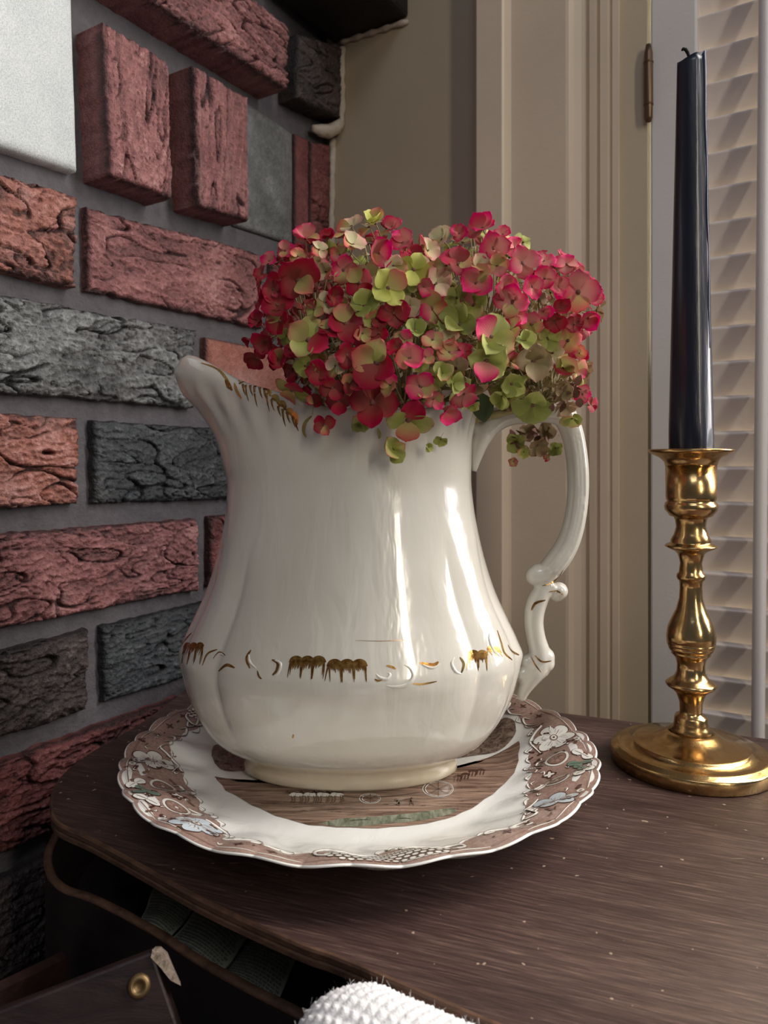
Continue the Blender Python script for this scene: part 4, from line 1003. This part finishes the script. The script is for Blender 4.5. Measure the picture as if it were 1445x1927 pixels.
HL = [(575,450,50,'Q'),(537,472,36,'Q'),(560,482,34,'R'),(507,492,34,'P'),(494,515,34,'C'),(560,527,84,'S'),(614,512,52,'W'),(620,447,32,'C'),(662,428,52,'W'),(707,421,52,'V'),(738,428,38,'P'),(664,462,52,'W'),(712,477,68,'Q'),(758,458,52,'P'),
(645,508,50,'Q'),(676,532,60,'S'),(729,543,70,'V'),(777,508,62,'Y'),(797,540,38,'P'),(515,545,46,'C'),(522,574,62,'C'),(527,604,50,'S'),(487,604,40,'C'),(470,638,28,'C'),(497,642,50,'C'),(482,674,44,'C'),(527,679,54,'S'),(580,640,84,'N'),
(540,632,34,'G'),(575,688,42,'G'),(592,582,38,'N'),(614,569,36,'W'),(627,556,42,'C'),(650,610,66,'S'),(686,576,58,'G'),(682,628,36,'R'),(740,590,60,'C'),(714,627,42,'C'),(652,668,46,'C'),(710,683,92,'M'),(771,675,58,'Q'),
(550,733,66,'N'),(590,762,36,'S'),(610,800,42,'S'),(637,754,48,'C'),(701,757,86,'C'),(680,794,44,'T'),(768,789,88,'N'),(739,845,56,'T'),(791,728,58,'Q'),(800,672,38,'Q'),(832,702,46,'T'),(845,664,48,'R'),(872,661,32,'C'),(872,740,52,'P'),
(838,774,52,'P'),(829,826,26,'G'),(806,842,22,'G'),(852,722,42,'G'),(890,762,26,'G'),(833,452,52,'W'),(864,440,38,'P'),(909,431,62,'P'),(946,442,34,'P'),(927,468,64,'P'),(967,466,40,'P'),(804,472,46,'W'),(861,498,66,'S'),(896,534,70,'Q'),
(819,534,60,'W'),(812,580,58,'R'),(830,610,38,'C'),(859,618,30,'R'),(866,612,72,'G'),(893,574,60,'H'),(948,540,50,'P'),(964,568,62,'Q'),(982,496,60,'P'),(1024,492,42,'P'),(1066,498,46,'P'),(1024,524,42,'P'),(1088,550,74,'Q'),(1120,560,34,'P'),
(1106,598,48,'P'),(1056,579,38,'C'),(1043,604,42,'C'),(1022,585,36,'P'),(922,634,84,'H'),(959,621,52,'R'),(914,680,86,'H'),(988,642,44,'G'),(1030,637,48,'T'),(1069,640,52,'R'),(1003,680,70,'B'),(1059,693,68,'N'),(969,592,42,'Q'),
(1002,762,72,'G'),(1060,735,42,'B'),(1096,742,36,'P'),(1112,762,30,'C'),(1076,786,42,'T'),(962,722,54,'G'),(945,745,46,'G'),(740,500,44,'W'),(600,470,36,'W'),(640,480,36,'R'),(780,620,44,'G'),(760,640,38,'R'),(745,655,38,'C'),(620,620,40,'S'),(556,660,44,'C'),(600,700,44,'C'),
(660,720,46,'S'),(625,730,44,'C'),(815,640,42,'R'),(845,640,38,'W'),(905,600,40,'T'),(1000,610,44,'R'),(1080,610,38,'C'),(935,500,44,'R'),(900,500,44,'W'),(1000,540,44,'P'),(1050,540,40,'P'),(840,500,40,'W'),(700,600,44,'N'),(770,575,44,'W'),(860,560,44,'G'),(735,725,40,'R'),(1040,665,40,'W'),(1090,665,34,'R'),(815,750,40,'Q')]
placed = []
for x, y, dpx, key in HL:
    p, n_, h = env_hit(x, y)
    front = (CAM-p).normalized()
    nn = (n_*.75+front*.85+Vector((rnd.uniform(-.55, .55), rnd.uniform(-.1, .2), rnd.uniform(-.35, .65)))).normalized()
    # florets over the jug's outer wall stay in front of it
    l, jn = hit(JB, x, y)
    if l is not None and y > 700 and p.y > l.y-.006: p = CAM+(l-CAM)*(1-.0075/max(.1, (l-CAM).length)); nn = (jn+front*.4).normalized()
    dm = dpx*1.17/F*p.y; floret(p, nn, dm, key, h); placed.append((p, dm))
# cluster hanging behind the handle
for x, y, dpx, key in ((972, 832, 46, 'G'), (1010, 838, 46, 'B'), (1045, 842, 34, 'G'), (990, 812, 44, 'B'), (966, 868, 22, 'R'), (1030, 812, 44, 'B'), (985, 850, 30, 'T'), (1028, 862, 16, 'R')):
    p = PX(x, y, .374); floret(p, Vector((rnd.uniform(-.5, .5), -1, rnd.uniform(-.6, .1))), dpx*1.05/F*.374, key, 2, openn=.4)
# fill the rest of each ball
cnt = 0; tries = 0
while cnt < 185 and tries < 9000:
    tries += 1; h, (c, r) = rnd.choice(ELL)
    d = Vector((rnd.gauss(0, 1), rnd.gauss(0, 1), rnd.gauss(0, 1))).normalized(); 
    if d.z < -.75 or d.y > .75: continue
    k_ = rnd.uniform(.74, .9); p = c+Vector([d[i]*r[i]*k_ for i in range(3)])
    if inside(p, .5): continue
    dm = rnd.uniform(.0095, .0140)
    if any((p-q).length < (dm+w_)*.30 for q, w_ in placed): continue
    rel = (p.x*F/p.y+CX)
    if rel < 600: key = rnd.choice('CCCSC')
    elif rel < 800: key = rnd.choice('CSRTGW')
    elif rel < 1000: key = rnd.choice('GGTHRWP')
    else: key = rnd.choice('PPCRBG')
    if p.z < .19 and rel > 850: key = rnd.choice('GGBT')
    n_ = Vector([d[i]/r[i] for i in range(3)]).normalized()+Vector((rnd.uniform(-.4, .4), rnd.uniform(-.4, .2), rnd.uniform(-.3, .4)))
    l_, jn_, i_, dist = JB.find_nearest(p)
    if dist < .004 and p.z < .20: continue
    floret(p, n_, dm, key, h); placed.append((p, dm)); cnt += 1
# stalks and buds inside each head, stem down into the jug
for h in range(3):
    sts = []; root = Vector((JC.x+(-.012, .0, .014)[h], JC.y+(.004, -.006, .006)[h], .165))
    for hh, (c, r) in ELL:
        if hh != h: continue
        hub = c+Vector((0, 0, -r.z*.55))
        for _ in range(60):
            d = Vector((rnd.gauss(0, 1), rnd.gauss(0, 1), rnd.gauss(0, 1)+.2)).normalized(); tip = c+Vector([d[i]*r[i]*rnd.uniform(.5, .85) for i in range(3)])
            mid = (hub+tip)/2+Vector((rnd.uniform(-1, 1), rnd.uniform(-1, 1), rnd.uniform(-1, 1)))*.003; sts.append(tube([hub, mid, tip], [.0006, .0004, .0003], 5))
        sts.append(tube([root, (root+hub)/2, hub], [.0025, .0022, .0015], 8))
    so = child('stalks', *merge(sts), M['stalk'], HEADS[h]); so['kind'] = 'stuff'
    bs = []
    for hh, (c, r) in ELL:
        if hh != h: continue
        for _ in range(220):
            d = Vector((rnd.gauss(0, 1), rnd.gauss(0, 1), rnd.gauss(0, 1))).normalized(); p = c+Vector([d[i]*r[i]*rnd.uniform(.45, .72) for i in range(3)])
            s_ = rnd.uniform(.0022, .0042); ax = Vector((rnd.gauss(0, 1), rnd.gauss(0, 1), rnd.gauss(0, 1))).normalized(); bx_ = ax.orthogonal().normalized(); cx_ = ax.cross(bx_)
            bs.append(([p, p+ax*s_+bx_*s_*.5, p+ax*s_*1.7, p+ax*s_-bx_*s_*.5, p+ax*s_*.9+cx_*s_*.3], [(0, 1, 4), (1, 2, 4), (2, 3, 4), (3, 0, 4)]))
    bo = child('inner_petals', *merge(bs), PM['B'] if h else PM['C'], HEADS[h], False); bo['kind'] = 'stuff'
    child('stem', *tube([root+Vector((0, 0, .002)), Vector((root.x*.6+JC.x*.4, JC.y, .09)), Vector((JC.x+(-.01, .004, .012)[h], JC.y+.004, .022))], .0024, 8), M['stalk2'], HEADS[h])
# dark leaf by the handle and dried brown bits
def leaf(p, d, nrm, L_, W_, m_, par, nm='leaf'):
    d = d.normalized(); s_ = d.cross(nrm).normalized(); V = []; Fs = []
    for i in range(9):
        a = i/8; w_ = W_*math.sin(PI*min(1, a*.95+.03))**.8
        for j in (-1, 0, 1): V.append(p+d*L_*a+s_*w_*j+nrm.normalized()*(abs(j)*.15*w_-.25*L_*a*a))
    for i in range(8):
        for j in range(2): Fs.append((i*3+j, i*3+j+1, i*3+4+j, i*3+3+j))
    return child(nm, V, Fs, m_, par)
leaf(PX(905, 740, .325), Vector((.1, -.1, -1)), Vector((-.2, -1, .3)), .012, .005, M['leaf'], HEADS[2])
for _ in range(20):
    x, y = rnd.gauss(1070, 16), rnd.gauss(742, 16); p = PX(x, y, .325+rnd.uniform(-.004, .008))
    leaf(p, Vector((rnd.gauss(0, 1), rnd.gauss(0, 1), rnd.gauss(0, 1))), Vector((rnd.gauss(0, 1), rnd.gauss(-1, 1), rnd.gauss(0, 1))), rnd.uniform(.003, .006), rnd.uniform(.0008, .002), M['dried'], HEADS[2], 'dried_bract')
for _ in range(14):
    x, y = rnd.gauss(1005, 22), rnd.gauss(822, 10); p = PX(x, y, .370+rnd.uniform(-.002, .006))
    leaf(p, Vector((rnd.gauss(0, 1), rnd.gauss(0, 1), rnd.gauss(0, 1))), Vector((rnd.gauss(0, 1), rnd.gauss(-1, 1), rnd.gauss(0, 1))), rnd.uniform(.004, .008), rnd.uniform(.001, .002), M['dried'], HEADS[2], 'dried_bract')
